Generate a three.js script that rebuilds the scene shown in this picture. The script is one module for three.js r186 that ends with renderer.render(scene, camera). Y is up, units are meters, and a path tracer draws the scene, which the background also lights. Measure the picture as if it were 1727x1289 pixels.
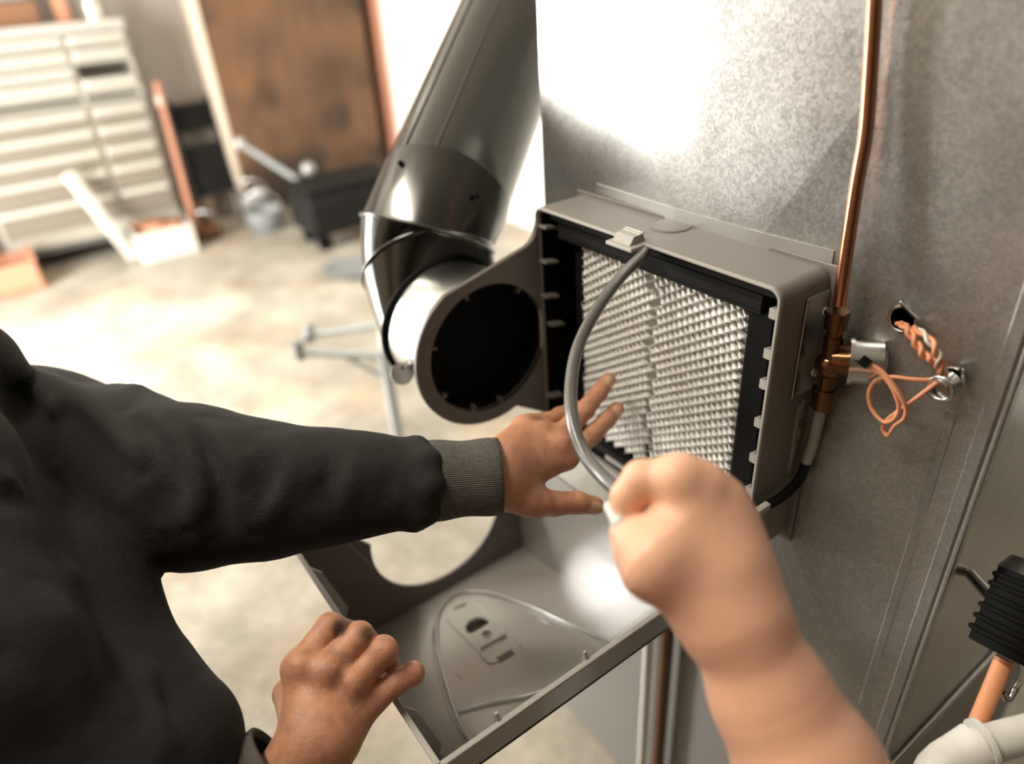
import * as THREE from 'three';
import { RoundedBoxGeometry } from 'three/addons/geometries/RoundedBoxGeometry.js';
import { mergeGeometries } from 'three/addons/utils/BufferGeometryUtils.js';
import { Brush, Evaluator, SUBTRACTION, HOLLOW_SUBTRACTION } from 'three-bvh-csg';
import { RectAreaLightUniformsLib } from 'three/addons/lights/RectAreaLightUniformsLib.js';

// ------------------------------------------------------------------ camera, sky, lights, exposure
// World: x runs right along the plenum face, y is up from the garage floor, z comes out of the plenum face (z = 0).
const scene = new THREE.Scene();
const FPX = 1200, CX = 863.5, CY = 644.5;
const AX = new THREE.Vector3(0.58492806, -0.06095802, -0.80879125);   // image right, in the world
const AY = new THREE.Vector3(0.38495265, -0.85683999, 0.34298205);    // image down
const AZ = new THREE.Vector3(-0.71391219, -0.51196616, -0.4777238);   // forward
const CAM = new THREE.Vector3(0.3591, 1.5497, 0.6446);
const camera = new THREE.PerspectiveCamera(2 * Math.atan(644.5 / FPX) * 180 / Math.PI, 1727 / 1289, 0.05, 60);
camera.matrixAutoUpdate = true;
{
  const m = new THREE.Matrix4().makeBasis(AX, AY.clone().negate(), AZ.clone().negate());
  camera.position.copy(CAM); camera.quaternion.setFromRotationMatrix(m); camera.updateMatrixWorld(true);
}
camera.focus = 0.74;
camera.userData.fStop = 1.7;
scene.background = new THREE.Color().setRGB(0.86, 0.95, 1.0);
scene.backgroundIntensity = 7;
RectAreaLightUniformsLib.init();
const renderer = new THREE.WebGLRenderer({ antialias: true });
renderer.toneMapping = THREE.LinearToneMapping;
renderer.toneMappingExposure = 1.46;
renderer.shadowMap.enabled = true;
const OPEN = { x0: -3.72, x1: -2.6, y1: 2.15, z: 1.8 };   // doorway to the drive in the wall opposite the plenum, daylight comes in here
{
  const l = new THREE.RectAreaLight(new THREE.Color().setRGB(1.0, 0.955, 0.885), 28, OPEN.x1 - OPEN.x0, OPEN.y1);
  l.position.set((OPEN.x0 + OPEN.x1) / 2, OPEN.y1 / 2, OPEN.z + 0.1);
  l.lookAt(l.position.x, l.position.y, 0); l.castShadow = true; scene.add(l);
}
const FILL_LAMPS = [[-3.5, 2.62, 0.0, 3.5], [-0.75, 2.62, 1.05, 44]];        // unseen ceiling tubes, added as fill light for chest and work area
const LAMPCOL = [1.0, 0.92, 0.80];

// ------------------------------------------------------------------ pixel to world helpers
const v3 = (x, y, z) => new THREE.Vector3(x, y, z);
const rayOf = (px, py) => v3(0, 0, 0).addScaledVector(AX, px - CX).addScaledVector(AY, py - CY).addScaledVector(AZ, FPX);
const dep = (px, py, d) => rayOf(px, py).multiplyScalar(d / FPX).add(CAM);
const onX = (px, py, x) => { const r = rayOf(px, py); return r.multiplyScalar((x - CAM.x) / r.x).add(CAM); };
const onY = (px, py, y) => { const r = rayOf(px, py); return r.multiplyScalar((y - CAM.y) / r.y).add(CAM); };
const onZ = (px, py, z) => { const r = rayOf(px, py); return r.multiplyScalar((z - CAM.z) / r.z).add(CAM); };

// ------------------------------------------------------------------ random, noise, textures
let seed = 12345;
const rnd = () => { seed = (seed * 1664525 + 1013904223) >>> 0; return seed / 4294967296; };
const rr = (a, b) => a + (b - a) * rnd();
const hash3 = (x, y, z) => { let h = (x * 374761393 + y * 668265263 + z * 2147483647 + 1013) | 0; h = Math.imul(h ^ (h >>> 13), 1274126177); h ^= h >>> 16; return (h >>> 0) / 4294967296; };
const sm = (t) => t * t * (3 - 2 * t);
function noise3(x, y, z) {
  const i = Math.floor(x), j = Math.floor(y), k = Math.floor(z), u = sm(x - i), v = sm(y - j), w = sm(z - k);
  const L = (a, b, t) => a + (b - a) * t;
  return L(L(L(hash3(i, j, k), hash3(i + 1, j, k), u), L(hash3(i, j + 1, k), hash3(i + 1, j + 1, k), u), v),
    L(L(hash3(i, j, k + 1), hash3(i + 1, j, k + 1), u), L(hash3(i, j + 1, k + 1), hash3(i + 1, j + 1, k + 1), u), v), w);
}
const fbm = (x, y, z, o = 4) => { let s = 0, a = 0.5, t = 0; for (let i = 0; i < o; i++) { s += a * noise3(x, y, z); t += a; a *= 0.5; x *= 2.03; y *= 2.03; z *= 2.03; } return s / t; };
function tileNoise(u, v, n, s) {   // value noise that repeats over the unit square
  const x = u * n, y = v * n, i = Math.floor(x), j = Math.floor(y), a = sm(x - i), b = sm(y - j), w = (q) => ((q % n) + n) % n;
  const h = (p, q) => hash3(w(p), w(q), s);
  return (h(i, j) * (1 - a) + h(i + 1, j) * a) * (1 - b) + (h(i, j + 1) * (1 - a) + h(i + 1, j + 1) * a) * b;
}
function texture(size, fn, srgb, metres) {
  const d = new Uint8Array(size * size * 4);
  for (let y = 0; y < size; y++) for (let x = 0; x < size; x++) {
    const c = fn(x / size, y / size), o = (y * size + x) * 4;
    for (let k = 0; k < 3; k++) d[o + k] = Math.max(0, Math.min(255, Math.round(255 * (c.length ? c[k] : c))));
    d[o + 3] = 255;
  }
  const t = new THREE.DataTexture(d, size, size, THREE.RGBAFormat);
  t.wrapS = t.wrapT = THREE.RepeatWrapping; t.magFilter = THREE.LinearFilter; t.minFilter = THREE.LinearMipmapLinearFilter; t.generateMipmaps = true;
  if (srgb) t.colorSpace = THREE.SRGBColorSpace;
  t.repeat.set(1 / metres, 1 / metres); t.needsUpdate = true;
  return t;
}
// zinc spangle: irregular crystal cells, each with its own tone
function spangle(n, s) {
  const cell = (i, j) => { const a = ((i % n) + n) % n, b = ((j % n) + n) % n; return [i + hash3(a, b, s), j + hash3(a, b, s + 1), hash3(a, b, s + 2)]; };
  return (u, v) => {
    const x = u * n, y = v * n, i = Math.floor(x), j = Math.floor(y); let best = 9, tone = 0;
    for (let a = -1; a < 2; a++) for (let b = -1; b < 2; b++) { const [px, py, t] = cell(i + a, j + b), d = (px - x) ** 2 + (py - y) ** 2; if (d < best) { best = d; tone = t; } }
    return tone;
  };
}
const sp1 = spangle(110, 3), sp2 = spangle(46, 9);
const zinc = (u, v) => 0.55 * sp1(u, v) + 0.2 * sp2(u, v) + 0.25 * tileNoise(u, v, 160, 5);
const TX = {
  zincColor: texture(1024, (u, v) => { const t = 0.70 + 0.12 * (zinc(u, v) - 0.5) + 0.05 * (tileNoise(u, v, 7, 2) - 0.5); return [t, t * 1.0, t * 0.985]; }, true, 0.3),
  zincRough: texture(1024, (u, v) => { const t = 0.60 + 0.16 * (zinc(u, v) - 0.5) + 0.10 * (tileNoise(u, v, 9, 8) - 0.5); return [t, t, t]; }, false, 0.3),
  zincBump: texture(1024, (u, v) => 0.5 + 0.4 * (zinc(u, v) - 0.5), false, 0.3),
  fabric: texture(512, (u, v) => 0.5 + 0.5 * (tileNoise(u, v, 170, 4) - 0.5) + 0.3 * (tileNoise(u, v, 60, 6) - 0.5), false, 0.12),
  rib: texture(256, (u, v) => 0.5 + 0.35 * Math.sin(v * Math.PI * 2 * 24) + 0.25 * (tileNoise(u, v, 90, 4) - 0.5), false, 0.06),
  skin: texture(512, (u, v) => 0.5 + 0.45 * (tileNoise(u, v, 110, 14) - 0.5) + 0.4 * (tileNoise(u, v, 36, 16) - 0.5), false, 0.06),
  fleck: texture(512, (u, v) => { const t = 0.88 + 0.24 * (tileNoise(u, v, 200, 21) - 0.5) + 0.12 * (tileNoise(u, v, 30, 22) - 0.5); return [t, t, t]; }, true, 0.12),
  grain: texture(256, (u, v) => 0.5 + 0.5 * (tileNoise(u, v, 128, 31) - 0.5), false, 0.05),
  concrete: texture(1024, (u, v) => {
    const a = tileNoise(u, v, 9, 41), b = tileNoise(u, v, 23, 42), c = tileNoise(u, v, 64, 43), d = tileNoise(u, v, 200, 44);
    const s = 0.60 + 0.10 * (a - 0.5) + 0.12 * (b - 0.5) + 0.07 * (c - 0.5) + 0.06 * (d - 0.5), w = Math.max(0, tileNoise(u, v, 12, 46) - 0.55) * 0.28;
    return [s, s * (0.955 - w * 0.35), s * (0.87 - w * 0.7)];
  }, true, 3.2),
  plywood: texture(1024, (u, v) => {
    const w = tileNoise(u, v, 5, 51) * 0.8, g = tileNoise(u * 1, v * 0.12 + w * 0.02, 90, 52), k = tileNoise(u, v, 7, 53), st = Math.max(0, tileNoise(u, v, 6, 57) - 0.62) * 1.3;
    const s = 0.345 + 0.085 * (g - 0.5) + 0.14 * (k - 0.5) - st * 0.35; return [s, s * 0.70, s * 0.44];
  }, true, 1.6),
};
function boxUV(g) {   // metre uv from the dominant axis of each face
  if (g.index) g = g.toNonIndexed();
  const p = g.attributes.position, uv = new Float32Array(p.count * 2), a = v3(0, 0, 0), b = v3(0, 0, 0), c = v3(0, 0, 0);
  for (let i = 0; i < p.count; i += 3) {
    a.fromBufferAttribute(p, i); b.fromBufferAttribute(p, i + 1).sub(a); c.fromBufferAttribute(p, i + 2).sub(a); b.cross(c);
    const X = Math.abs(b.x), Y = Math.abs(b.y), Z = Math.abs(b.z);
    for (let k = 0; k < 3; k++) {
      const x = p.getX(i + k), y = p.getY(i + k), z = p.getZ(i + k);
      uv.set(X >= Y && X >= Z ? [z, y] : Y >= Z ? [x, z] : [x, y], (i + k) * 2);
    }
  }
  g.setAttribute('uv', new THREE.BufferAttribute(uv, 2)); return g;
}

// ------------------------------------------------------------------ materials
const lin = (r, g, b) => new THREE.Color().setRGB(r, g, b);
const std = (c, o = {}) => new THREE.MeshStandardMaterial({ color: Array.isArray(c) ? lin(...c) : c, roughness: 0.6, ...o });
const phys = (c, o = {}) => new THREE.MeshPhysicalMaterial({ color: Array.isArray(c) ? lin(...c) : c, roughness: 0.6, ...o });
const M = {
  zinc: std(0xffffff, { map: TX.zincColor, roughnessMap: TX.zincRough, roughness: 0.54, metalness: 0.78, bumpMap: TX.zincBump, bumpScale: 0.000016 }),
  zincSmooth: std(0xffffff, { map: TX.zincColor, roughness: 0.24, metalness: 0.95 }),
  duct: std([0.105, 0.105, 0.10], { roughness: 0.2, metalness: 1, bumpMap: TX.zincBump, bumpScale: 0.00005 }),
  steel: std([0.62, 0.62, 0.60], { roughness: 0.25, metalness: 1 }),
  chrome: std([0.8, 0.8, 0.78], { roughness: 0.12, metalness: 1 }),
  housing: std([0.19, 0.176, 0.158], { roughness: 0.42, bumpMap: TX.grain, bumpScale: 0.00008 }),
  plate: std([0.115, 0.098, 0.085], { roughness: 0.5 }),
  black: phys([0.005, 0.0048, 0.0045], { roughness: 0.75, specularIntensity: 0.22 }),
  blackSoft: phys([0.010, 0.0098, 0.009], { roughness: 0.75, specularIntensity: 0.3 }),
  tab: std([0.36, 0.34, 0.31], { roughness: 0.45 }),
  coverIn: phys([0.235, 0.222, 0.20], { roughness: 0.26, ior: 1.8, clearcoat: 1, clearcoatRoughness: 0.22 }),
  glossMark: std([0.40, 0.35, 0.30], { roughness: 0.6 }),  // raised marking; its gloss is painted into this paler tone
  pad: std([0.93, 0.925, 0.885], { roughness: 0.4, metalness: 0.05, side: THREE.DoubleSide }),
  copper: std([0.55, 0.25, 0.14], { roughness: 0.24, metalness: 1 }),
  brass: std([0.19, 0.092, 0.043], { roughness: 0.22, metalness: 1 }),
  tube: phys([0.105, 0.10, 0.092], { roughness: 0.35, clearcoat: 0.3 }),
  clearTube: phys([0.82, 0.82, 0.78], { roughness: 0.3, transmission: 0.35, thickness: 0 }),
  paleTube: phys([0.33, 0.32, 0.29], { roughness: 0.35 }),
  orange: std([0.78, 0.33, 0.16], { roughness: 0.5 }),
  wire: std([0.80, 0.36, 0.19], { roughness: 0.45 }),
  wireWhite: std([0.75, 0.72, 0.66], { roughness: 0.45 }),
  pvc: std([0.80, 0.78, 0.72], { roughness: 0.35 }),
  hoodie: phys([0.0085, 0.008, 0.0069], { roughness: 0.95, bumpMap: TX.fabric, bumpScale: 0.0009, sheen: 0.2, sheenRoughness: 0.45, sheenColor: lin(0.22, 0.21, 0.18) }),
  cuff: std([0.11, 0.105, 0.09], { map: TX.fleck, roughness: 0.95, bumpMap: TX.rib, bumpScale: 0.0008 }),
  trousers: std([0.03, 0.033, 0.04], { roughness: 0.95 }),
  skin: phys(0xffffff, { vertexColors: true, roughness: 0.48, bumpMap: TX.skin, bumpScale: 0.0005, sheen: 0.15 }),
  skinPale: phys(0xffffff, { vertexColors: true, roughness: 0.5, bumpMap: TX.skin, bumpScale: 0.0002, sheen: 0.15 }),
  concrete: std(0xffffff, { map: TX.concrete, roughness: 0.42 }),
  plywood: std(0xffffff, { map: TX.plywood, roughness: 0.65 }),
  wallGrey: std([0.30, 0.265, 0.235], { roughness: 0.8 }),
  wallWhite: std([0.80, 0.78, 0.72], { roughness: 0.8 }),
  wallTan: std([0.33, 0.28, 0.225], { roughness: 0.8 }),
  wallDark: std([0.07, 0.055, 0.045], { roughness: 0.85 }),
  ceiling: std([0.62, 0.58, 0.52], { roughness: 0.9 }),
  postPale: std([0.60, 0.50, 0.40], { roughness: 0.6 }),
  postPink: std([0.42, 0.19, 0.115], { roughness: 0.7 }),
  chest: std([0.40, 0.375, 0.32], { roughness: 0.38, metalness: 0.3 }),
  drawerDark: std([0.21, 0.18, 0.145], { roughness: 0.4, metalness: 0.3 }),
  chestDark: std([0.10, 0.095, 0.09], { roughness: 0.6 }),
  trim: std([0.62, 0.60, 0.54], { roughness: 0.25, metalness: 0.5 }),
  furnace: std([0.34, 0.34, 0.325], { roughness: 0.45, metalness: 0.5 }),
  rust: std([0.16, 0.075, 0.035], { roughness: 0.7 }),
  whiteBox: std([0.52, 0.49, 0.43], { roughness: 0.5 }),
  greyBin: std([0.20, 0.21, 0.21], { roughness: 0.5 }),
  pinkBin: std([0.46, 0.34, 0.27], { roughness: 0.5 }),
};

// ------------------------------------------------------------------ object helpers
const taken = {};
const numbered = (n) => { const k = taken[n] = (taken[n] ?? -1) + 1; return k ? `${n}_${String(k).padStart(3, '0')}` : n; };
const shade = (o) => { o.castShadow = o.receiveShadow = true; return o; };
function thing(name, label, category, group, at) {
  const o = new THREE.Group(); o.name = numbered(name); o.userData = { label, category }; if (group) o.userData.group = group;
  if (at) o.position.copy(at); scene.add(o); return o;
}
function part(name, geo, mat, parent, label) {   // geometry given in the world; shifted into the parent's own space
  const g = Array.isArray(geo) ? mergeGeometries(geo.map((q) => { q = q.index ? q.toNonIndexed() : q; for (const k of Object.keys(q.attributes)) if (!['position', 'normal', 'uv'].includes(k)) q.deleteAttribute(k); return q; })) : geo;
  let off = null; if (parent.parent && !parent.isMesh) off = parent.position; else if (parent.isMesh && parent.userData.off) off = parent.userData.off;
  const origin = v3(0, 0, 0); if (off) origin.copy(off);
  g.translate(-origin.x, -origin.y, -origin.z);
  const m = shade(new THREE.Mesh(g, mat)); m.name = name; if (label) m.userData.label = label;
  parent.add(m); return m;
}
function sub(name, geo, mat, mesh, label) {      // a sub-part of a part mesh (the part itself sits at its thing's origin)
  const th = mesh.parent, g = geo; g.translate(-th.position.x, -th.position.y, -th.position.z);
  const m = shade(new THREE.Mesh(g, mat)); m.name = name; if (label) m.userData.label = label; mesh.add(m); return m;
}
function single(name, geo, mat, label, category, group) {
  const m = shade(new THREE.Mesh(geo, mat)); m.name = numbered(name); m.userData = { label, category }; if (group) m.userData.group = group; scene.add(m); return m;
}
function struct(name, geo, mat, label, category = 'structure') {
  const m = shade(new THREE.Mesh(geo, mat)); m.name = name; m.userData = { kind: 'structure', label, category }; scene.add(m); return m;
}
// geometry helpers (all in world metres)
const box = (x0, x1, y0, y1, z0, z1) => boxUV(new THREE.BoxGeometry(x1 - x0, y1 - y0, z1 - z0).translate((x0 + x1) / 2, (y0 + y1) / 2, (z0 + z1) / 2));
const rbox = (x0, x1, y0, y1, z0, z1, r = 0.004, s = 2) => boxUV(new RoundedBoxGeometry(x1 - x0, y1 - y0, z1 - z0, s, Math.min(r, (x1 - x0) / 2.01, (y1 - y0) / 2.01, (z1 - z0) / 2.01)).translate((x0 + x1) / 2, (y0 + y1) / 2, (z0 + z1) / 2));
function orient(g, a, b) {   // a geometry built along +y from 0 to 1 length, set from a to b
  const d = b.clone().sub(a), q = new THREE.Quaternion().setFromUnitVectors(v3(0, 1, 0), d.clone().normalize());
  return g.applyQuaternion(q).translate((a.x + b.x) / 2, (a.y + b.y) / 2, (a.z + b.z) / 2);
}
const cyl = (a, b, r, r2 = r, n = 20, open = false) => orient(new THREE.CylinderGeometry(r2, r, a.distanceTo(b), n, 1, open), a, b);
const tubeOf = (pts, r, seg = 60, n = 10, closed = false) => new THREE.TubeGeometry(new THREE.CatmullRomCurve3(pts, closed, 'centripetal'), seg, r, n, closed);
const ball = (p, r, sx = 1, sy = 1, sz = 1, n = 16) => new THREE.SphereGeometry(r, n, Math.max(8, n * 0.7 | 0)).scale(sx, sy, sz).translate(p.x, p.y, p.z);
const lathe = (pts, n = 32) => new THREE.LatheGeometry(pts.map(([r, y]) => new THREE.Vector2(r, y)), n);
// shape in (u, v) extruded along a world axis: 'z' -> (x, y), 'x' -> (z, y)
function extrude(shape, axis, from, to, bevel = 0, curve = 24) {
  const g = new THREE.ExtrudeGeometry(shape, { depth: Math.abs(to - from) - 2 * bevel, bevelEnabled: bevel > 0, bevelSize: bevel, bevelThickness: bevel, bevelOffset: -bevel, bevelSegments: 2, curveSegments: curve });
  g.translate(0, 0, bevel);
  if (axis === 'z') g.translate(0, 0, Math.min(from, to));
  else { g.applyMatrix4(new THREE.Matrix4().makeBasis(v3(0, 0, 1), v3(0, 1, 0), v3(-1, 0, 0))); g.translate(Math.max(from, to), 0, 0); }
  return boxUV(g);
}
const poly = (pts) => { const s = new THREE.Shape(); pts.forEach(([a, b], i) => (i ? s.lineTo(a, b) : s.moveTo(a, b))); s.closePath(); return s; };
function rrect(x0, x1, y0, y1, r, P = THREE.Shape) {
  const s = new P(); s.moveTo(x0 + r, y0); s.lineTo(x1 - r, y0); s.absarc(x1 - r, y0 + r, r, -Math.PI / 2, 0); s.lineTo(x1, y1 - r); s.absarc(x1 - r, y1 - r, r, 0, Math.PI / 2);
  s.lineTo(x0 + r, y1); s.absarc(x0 + r, y1 - r, r, Math.PI / 2, Math.PI); s.lineTo(x0, y0 + r); s.absarc(x0 + r, y0 + r, r, Math.PI, Math.PI * 1.5); return s;
}
function loft(rings, flat = false) {   // rings: arrays of Vector3 of equal length, closed around
  const n = rings[0].length, pos = [], idx = [], uv = [];
  rings.forEach((r, i) => { for (let k = 0; k <= n; k++) { const p = r[k % n]; pos.push(p.x, p.y, p.z); uv.push(k / n * 0.6, i * 0.1); } });
  for (let i = 0; i < rings.length - 1; i++) for (let k = 0; k < n; k++) { const a = i * (n + 1) + k, b = a + n + 1; idx.push(a, b, a + 1, b, b + 1, a + 1); }
  let g = new THREE.BufferGeometry(); g.setAttribute('position', new THREE.Float32BufferAttribute(pos, 3)); g.setAttribute('uv', new THREE.Float32BufferAttribute(uv, 2)); g.setIndex(idx);
  if (flat) g = g.toNonIndexed(); g.computeVertexNormals(); return g;
}
function ringAt(c, normal, r, up, n = 48) {
  const w = normal.clone().normalize(), u = up.clone().addScaledVector(w, -up.dot(w)).normalize(), t = w.clone().cross(u), out = [];
  for (let k = 0; k < n; k++) { const a = k / n * Math.PI * 2; out.push(c.clone().addScaledVector(u, r * Math.cos(a)).addScaledVector(t, r * Math.sin(a))); }
  return out;
}

// ------------------------------------------------------------------ the room
const RX0 = -5.3, RX1 = 2.4, RZ0 = -2.06, RZ1 = 1.8, RH = 2.7;
struct('floor', box(-5.6, RX1 + 0.15, -0.12, 0, RZ0 - 0.15, RZ1 + 3), M.concrete, 'pale stained concrete garage floor', 'floor');
struct('ceiling', box(-5.6, RX1 + 0.15, RH, RH + 0.12, RZ0 - 0.15, RZ1 + 0.15), M.ceiling, 'plain drywall garage ceiling', 'ceiling');
struct('wall_left', box(-5.45, RX0, 0, RH, RZ0 - 0.15, RZ1 + 0.15), M.wallGrey, 'dull grey garage wall behind the tool chest', 'wall');
struct('wall_back', box(RX0, RX1 + 0.15, 0, RH, RZ0 - 0.15, RZ0), M.wallWhite, 'white garage wall behind the round duct', 'wall');
struct('wall_right', box(RX1, RX1 + 0.15, 0, RH, RZ0, RZ1 + 0.15), M.wallDark, 'dark wooden wall at the end of the garage', 'wall');
struct('wall_front', mergeGeometries([box(RX0, OPEN.x0, 0, RH, RZ1, RZ1 + 0.15), box(OPEN.x1, RX1, 0, RH, RZ1, RZ1 + 0.15), box(OPEN.x0, OPEN.x1, OPEN.y1, RH, RZ1, RZ1 + 0.15)]), M.wallTan, 'tan garage wall with the doorway to the drive', 'wall');
for (const [x, y, z, power] of FILL_LAMPS) {
  const t = thing('added_fill_light', x < -3.3 ? 'long tube fill light added above the tool chest aisle' : 'long tube fill light added above the open floor', 'light', null, v3(x, y, z));
  part('housing', rbox(x - 0.7, x + 0.7, y, y + 0.07, z - 0.09, z + 0.09, 0.01), M.trim, t);
  const em = new THREE.MeshStandardMaterial({ color: 0xffffff, emissive: lin(...LAMPCOL), emissiveIntensity: 3 });
  part('diffuser', rbox(x - 0.66, x + 0.66, y - 0.015, y - 0.001, z - 0.07, z + 0.07, 0.005), em, t);
  const l = new THREE.RectAreaLight(lin(...LAMPCOL), power, 1.32, 0.14); l.position.set(0, -0.03, 0); l.rotation.x = -Math.PI / 2; l.castShadow = true; t.add(l);
}

// ------------------------------------------------------------------ plenum and furnace
const PLIFT = 0.018, plZ = (x, y) => { const u = x > -0.148 ? (x + 0.148) / 0.322 : (-0.148 - x) / 0.334, w = y > 1.172 ? (y - 1.172) / 0.548 : (1.172 - y) / 0.552; return PLIFT * (1 - Math.max(u, w)); };
const PX0 = -0.482, PX1 = 0.174, PY0 = 0.62, PY1 = 1.72;
{
  const t = thing('furnace_plenum', 'tall galvanised sheet metal plenum with cross creased front panel', 'ductwork', null, v3((PX0 + PX1) / 2, PY0, -0.3));
  // front panel: four facets meeting at a centre pressed 11 mm outwards
  const C = v3(-0.148, 1.172, PLIFT), c = [v3(PX0, PY0, 0), v3(PX1, PY0, 0), v3(PX1, PY1, 0), v3(PX0, PY1, 0)], pos = [], N = 14;
  for (let k = 0; k < 4; k++) {
    const a = c[k], b = c[(k + 1) % 4];
    for (let i = 0; i < N; i++) for (let j = 0; j < N - i; j++) {
      const P = (u, w) => C.clone().addScaledVector(a.clone().sub(C), u / N).addScaledVector(b.clone().sub(C), w / N);
      const q = [P(i, j), P(i + 1, j), P(i, j + 1)]; for (const p of q) pos.push(p.x, p.y, p.z);
      if (j < N - i - 1) for (const p of [P(i + 1, j), P(i + 1, j + 1), P(i, j + 1)]) pos.push(p.x, p.y, p.z);
    }
  }
  const g = new THREE.BufferGeometry(); g.setAttribute('position', new THREE.Float32BufferAttribute(pos, 3)); g.computeVertexNormals();
  // a slight unevenness of the hand-bent sheet
  const p = g.attributes.position;
  for (let i = 0; i < p.count; i++) { const x = p.getX(i), y = p.getY(i), e = Math.min(1, 12 * Math.min(x - PX0, PX1 - x, y - PY0, PY1 - y)); p.setZ(i, p.getZ(i) + Math.max(0, e) * 0.0016 * (fbm(x * 7, y * 5, 1, 2) - 0.5)); }
  g.computeVertexNormals();
  const HOLES = [[1522, 538, 0.0125], [1607, 640, 0.0112]].map(([px, py, r]) => { const h0 = onZ(px, py, 0.006), z = plZ(h0.x, h0.y), h = onZ(px, py, z); return [h.x, h.y, z, r]; });
  const ev = new Evaluator(); ev.attributes = ['position', 'normal', 'uv']; ev.useGroups = false;
  let sheet = new Brush(boxUV(g)); sheet.updateMatrixWorld();
  for (const [x, y, z, r] of HOLES) { const c = new Brush(boxUV(cyl(v3(x, y, z - 0.03), v3(x, y, z + 0.03), r, r, 28))); c.updateMatrixWorld(); sheet = ev.evaluate(sheet, c, HOLLOW_SUBTRACTION); sheet.updateMatrixWorld(); }
  part('front_panel', sheet.geometry, M.zinc, t);
  part('back_box', [box(PX0, PX0 + 0.002, PY0, 2.45, -0.55, -0.001), box(PX0, PX1, PY0, 2.45, -0.552, -0.55), box(PX0, PX1, PY1 + 0.004, 2.45, -0.003, -0.001), box(PX0, PX1, 2.448, 2.45, -0.55, -0.001), box(PX0, PX1, PY0, PY0 + 0.002, -0.55, -0.001)], M.zinc, t);
  part('side_panel', box(PX1 - 0.002, PX1, PY0, 2.45, -0.55, -0.001), M.zincSmooth, t);
  part('drive_cleat', rbox(PX0, PX1, PY1 - 0.012, PY1 + 0.02, -0.002, 0.006, 0.003), M.zinc, t);
  part('corner_seam', [rbox(PX1 - 0.016, PX1 - 0.003, PY0, PY1, -0.001, 0.004, 0.002), rbox(PX1 - 0.0015, PX1 + 0.004, PY0, 2.45, -0.012, 0.003, 0.0025)], M.zinc, t);
  part('seam_fold', rbox(PX1 - 0.044, PX1 - 0.034, PY0, 1.16, -0.001, 0.003, 0.0015), M.zinc, t);
  part('base_edge', [cyl(v3(PX1 + 0.004, PY0 - 0.004, 0.004), v3(PX1 + 0.004, PY0 - 0.004, -0.6), 0.004), cyl(v3(PX0, PY0 - 0.004, 0.004), v3(PX1 + 0.004, PY0 - 0.004, 0.004), 0.004)], M.chrome, t, 'bright rolled steel edge');
  // strip of sealing tape above the humidifier
  const tp = [];
  { const up = [], dn = []; for (let k = 0; k <= 60; k++) { const x = -0.356 + 0.352 * k / 60, z = plZ(x, 1.274); up.push([x, z + 0.0016]); dn.unshift([x, z - 0.003]); }
    tp.push(boxUV(new THREE.ExtrudeGeometry(poly([...up, ...dn]), { depth: 0.016, bevelEnabled: false }).rotateX(Math.PI / 2).translate(0, 1.283, 0))); }
  part('sealing_tape', tp, std([0.55, 0.55, 0.52], { roughness: 0.35, metalness: 0.8 }), t, 'crinkled silver foil tape');
  // two punched wire holes, each with a bent tab
  for (const [x, y, z, r] of HOLES) {
    const m = part('hole_rim', new THREE.TorusGeometry(r, 0.0014, 8, 28).translate(x, y, z + 0.0004), M.steel, t), k = r / 0.0125;
    const tab = rbox(-0.012 * k, 0.012 * k, 0, 0.018 * k, -0.0012, 0.0012, 0.001); tab.rotateX(0.9); tab.rotateZ(k === 1 ? -0.5 : -1.2); tab.translate(x + 0.006 * k, y + 0.008 * k, z + 0.001);
    sub('bent_tab', tab, M.steel, m);
  }
}
{
  const t = thing('furnace', 'pale grey furnace cabinet beneath the sheet metal plenum', 'furnace', null, v3((PX0 + PX1) / 2, 0, -0.3));
  part('cabinet', rbox(PX0 - 0.02, PX1 + 0.002, 0.004, PY0 - 0.01, -0.6, -0.012, 0.008), M.furnace, t);
  part('door_panel', rbox(PX0 + 0.0, -0.2, 0.03, PY0 - 0.03, -0.012, 0.0, 0.006), M.furnace, t);
  part('door_panel', rbox(-0.16, PX1 - 0.02, 0.03, PY0 - 0.03, -0.012, 0.0, 0.006), M.furnace, t);
}
{ // white drain pipe and a thin brown upright in front of the furnace door
  const a = onZ(1092, 1115, 0.03), x = a.x;
  single('drain_pipe', cyl(v3(x, 0, 0.03), v3(x, 0.86, 0.03), 0.0085), M.pvc, 'thin white upright drain pipe against the furnace door', 'pipe');
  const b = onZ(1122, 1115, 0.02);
  single('brown_upright', cyl(v3(b.x, 0, 0.02), v3(b.x, 0.86, 0.02), 0.0115), M.rust, 'thin brown upright rod beside the white drain pipe', 'pipe');
}

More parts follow.
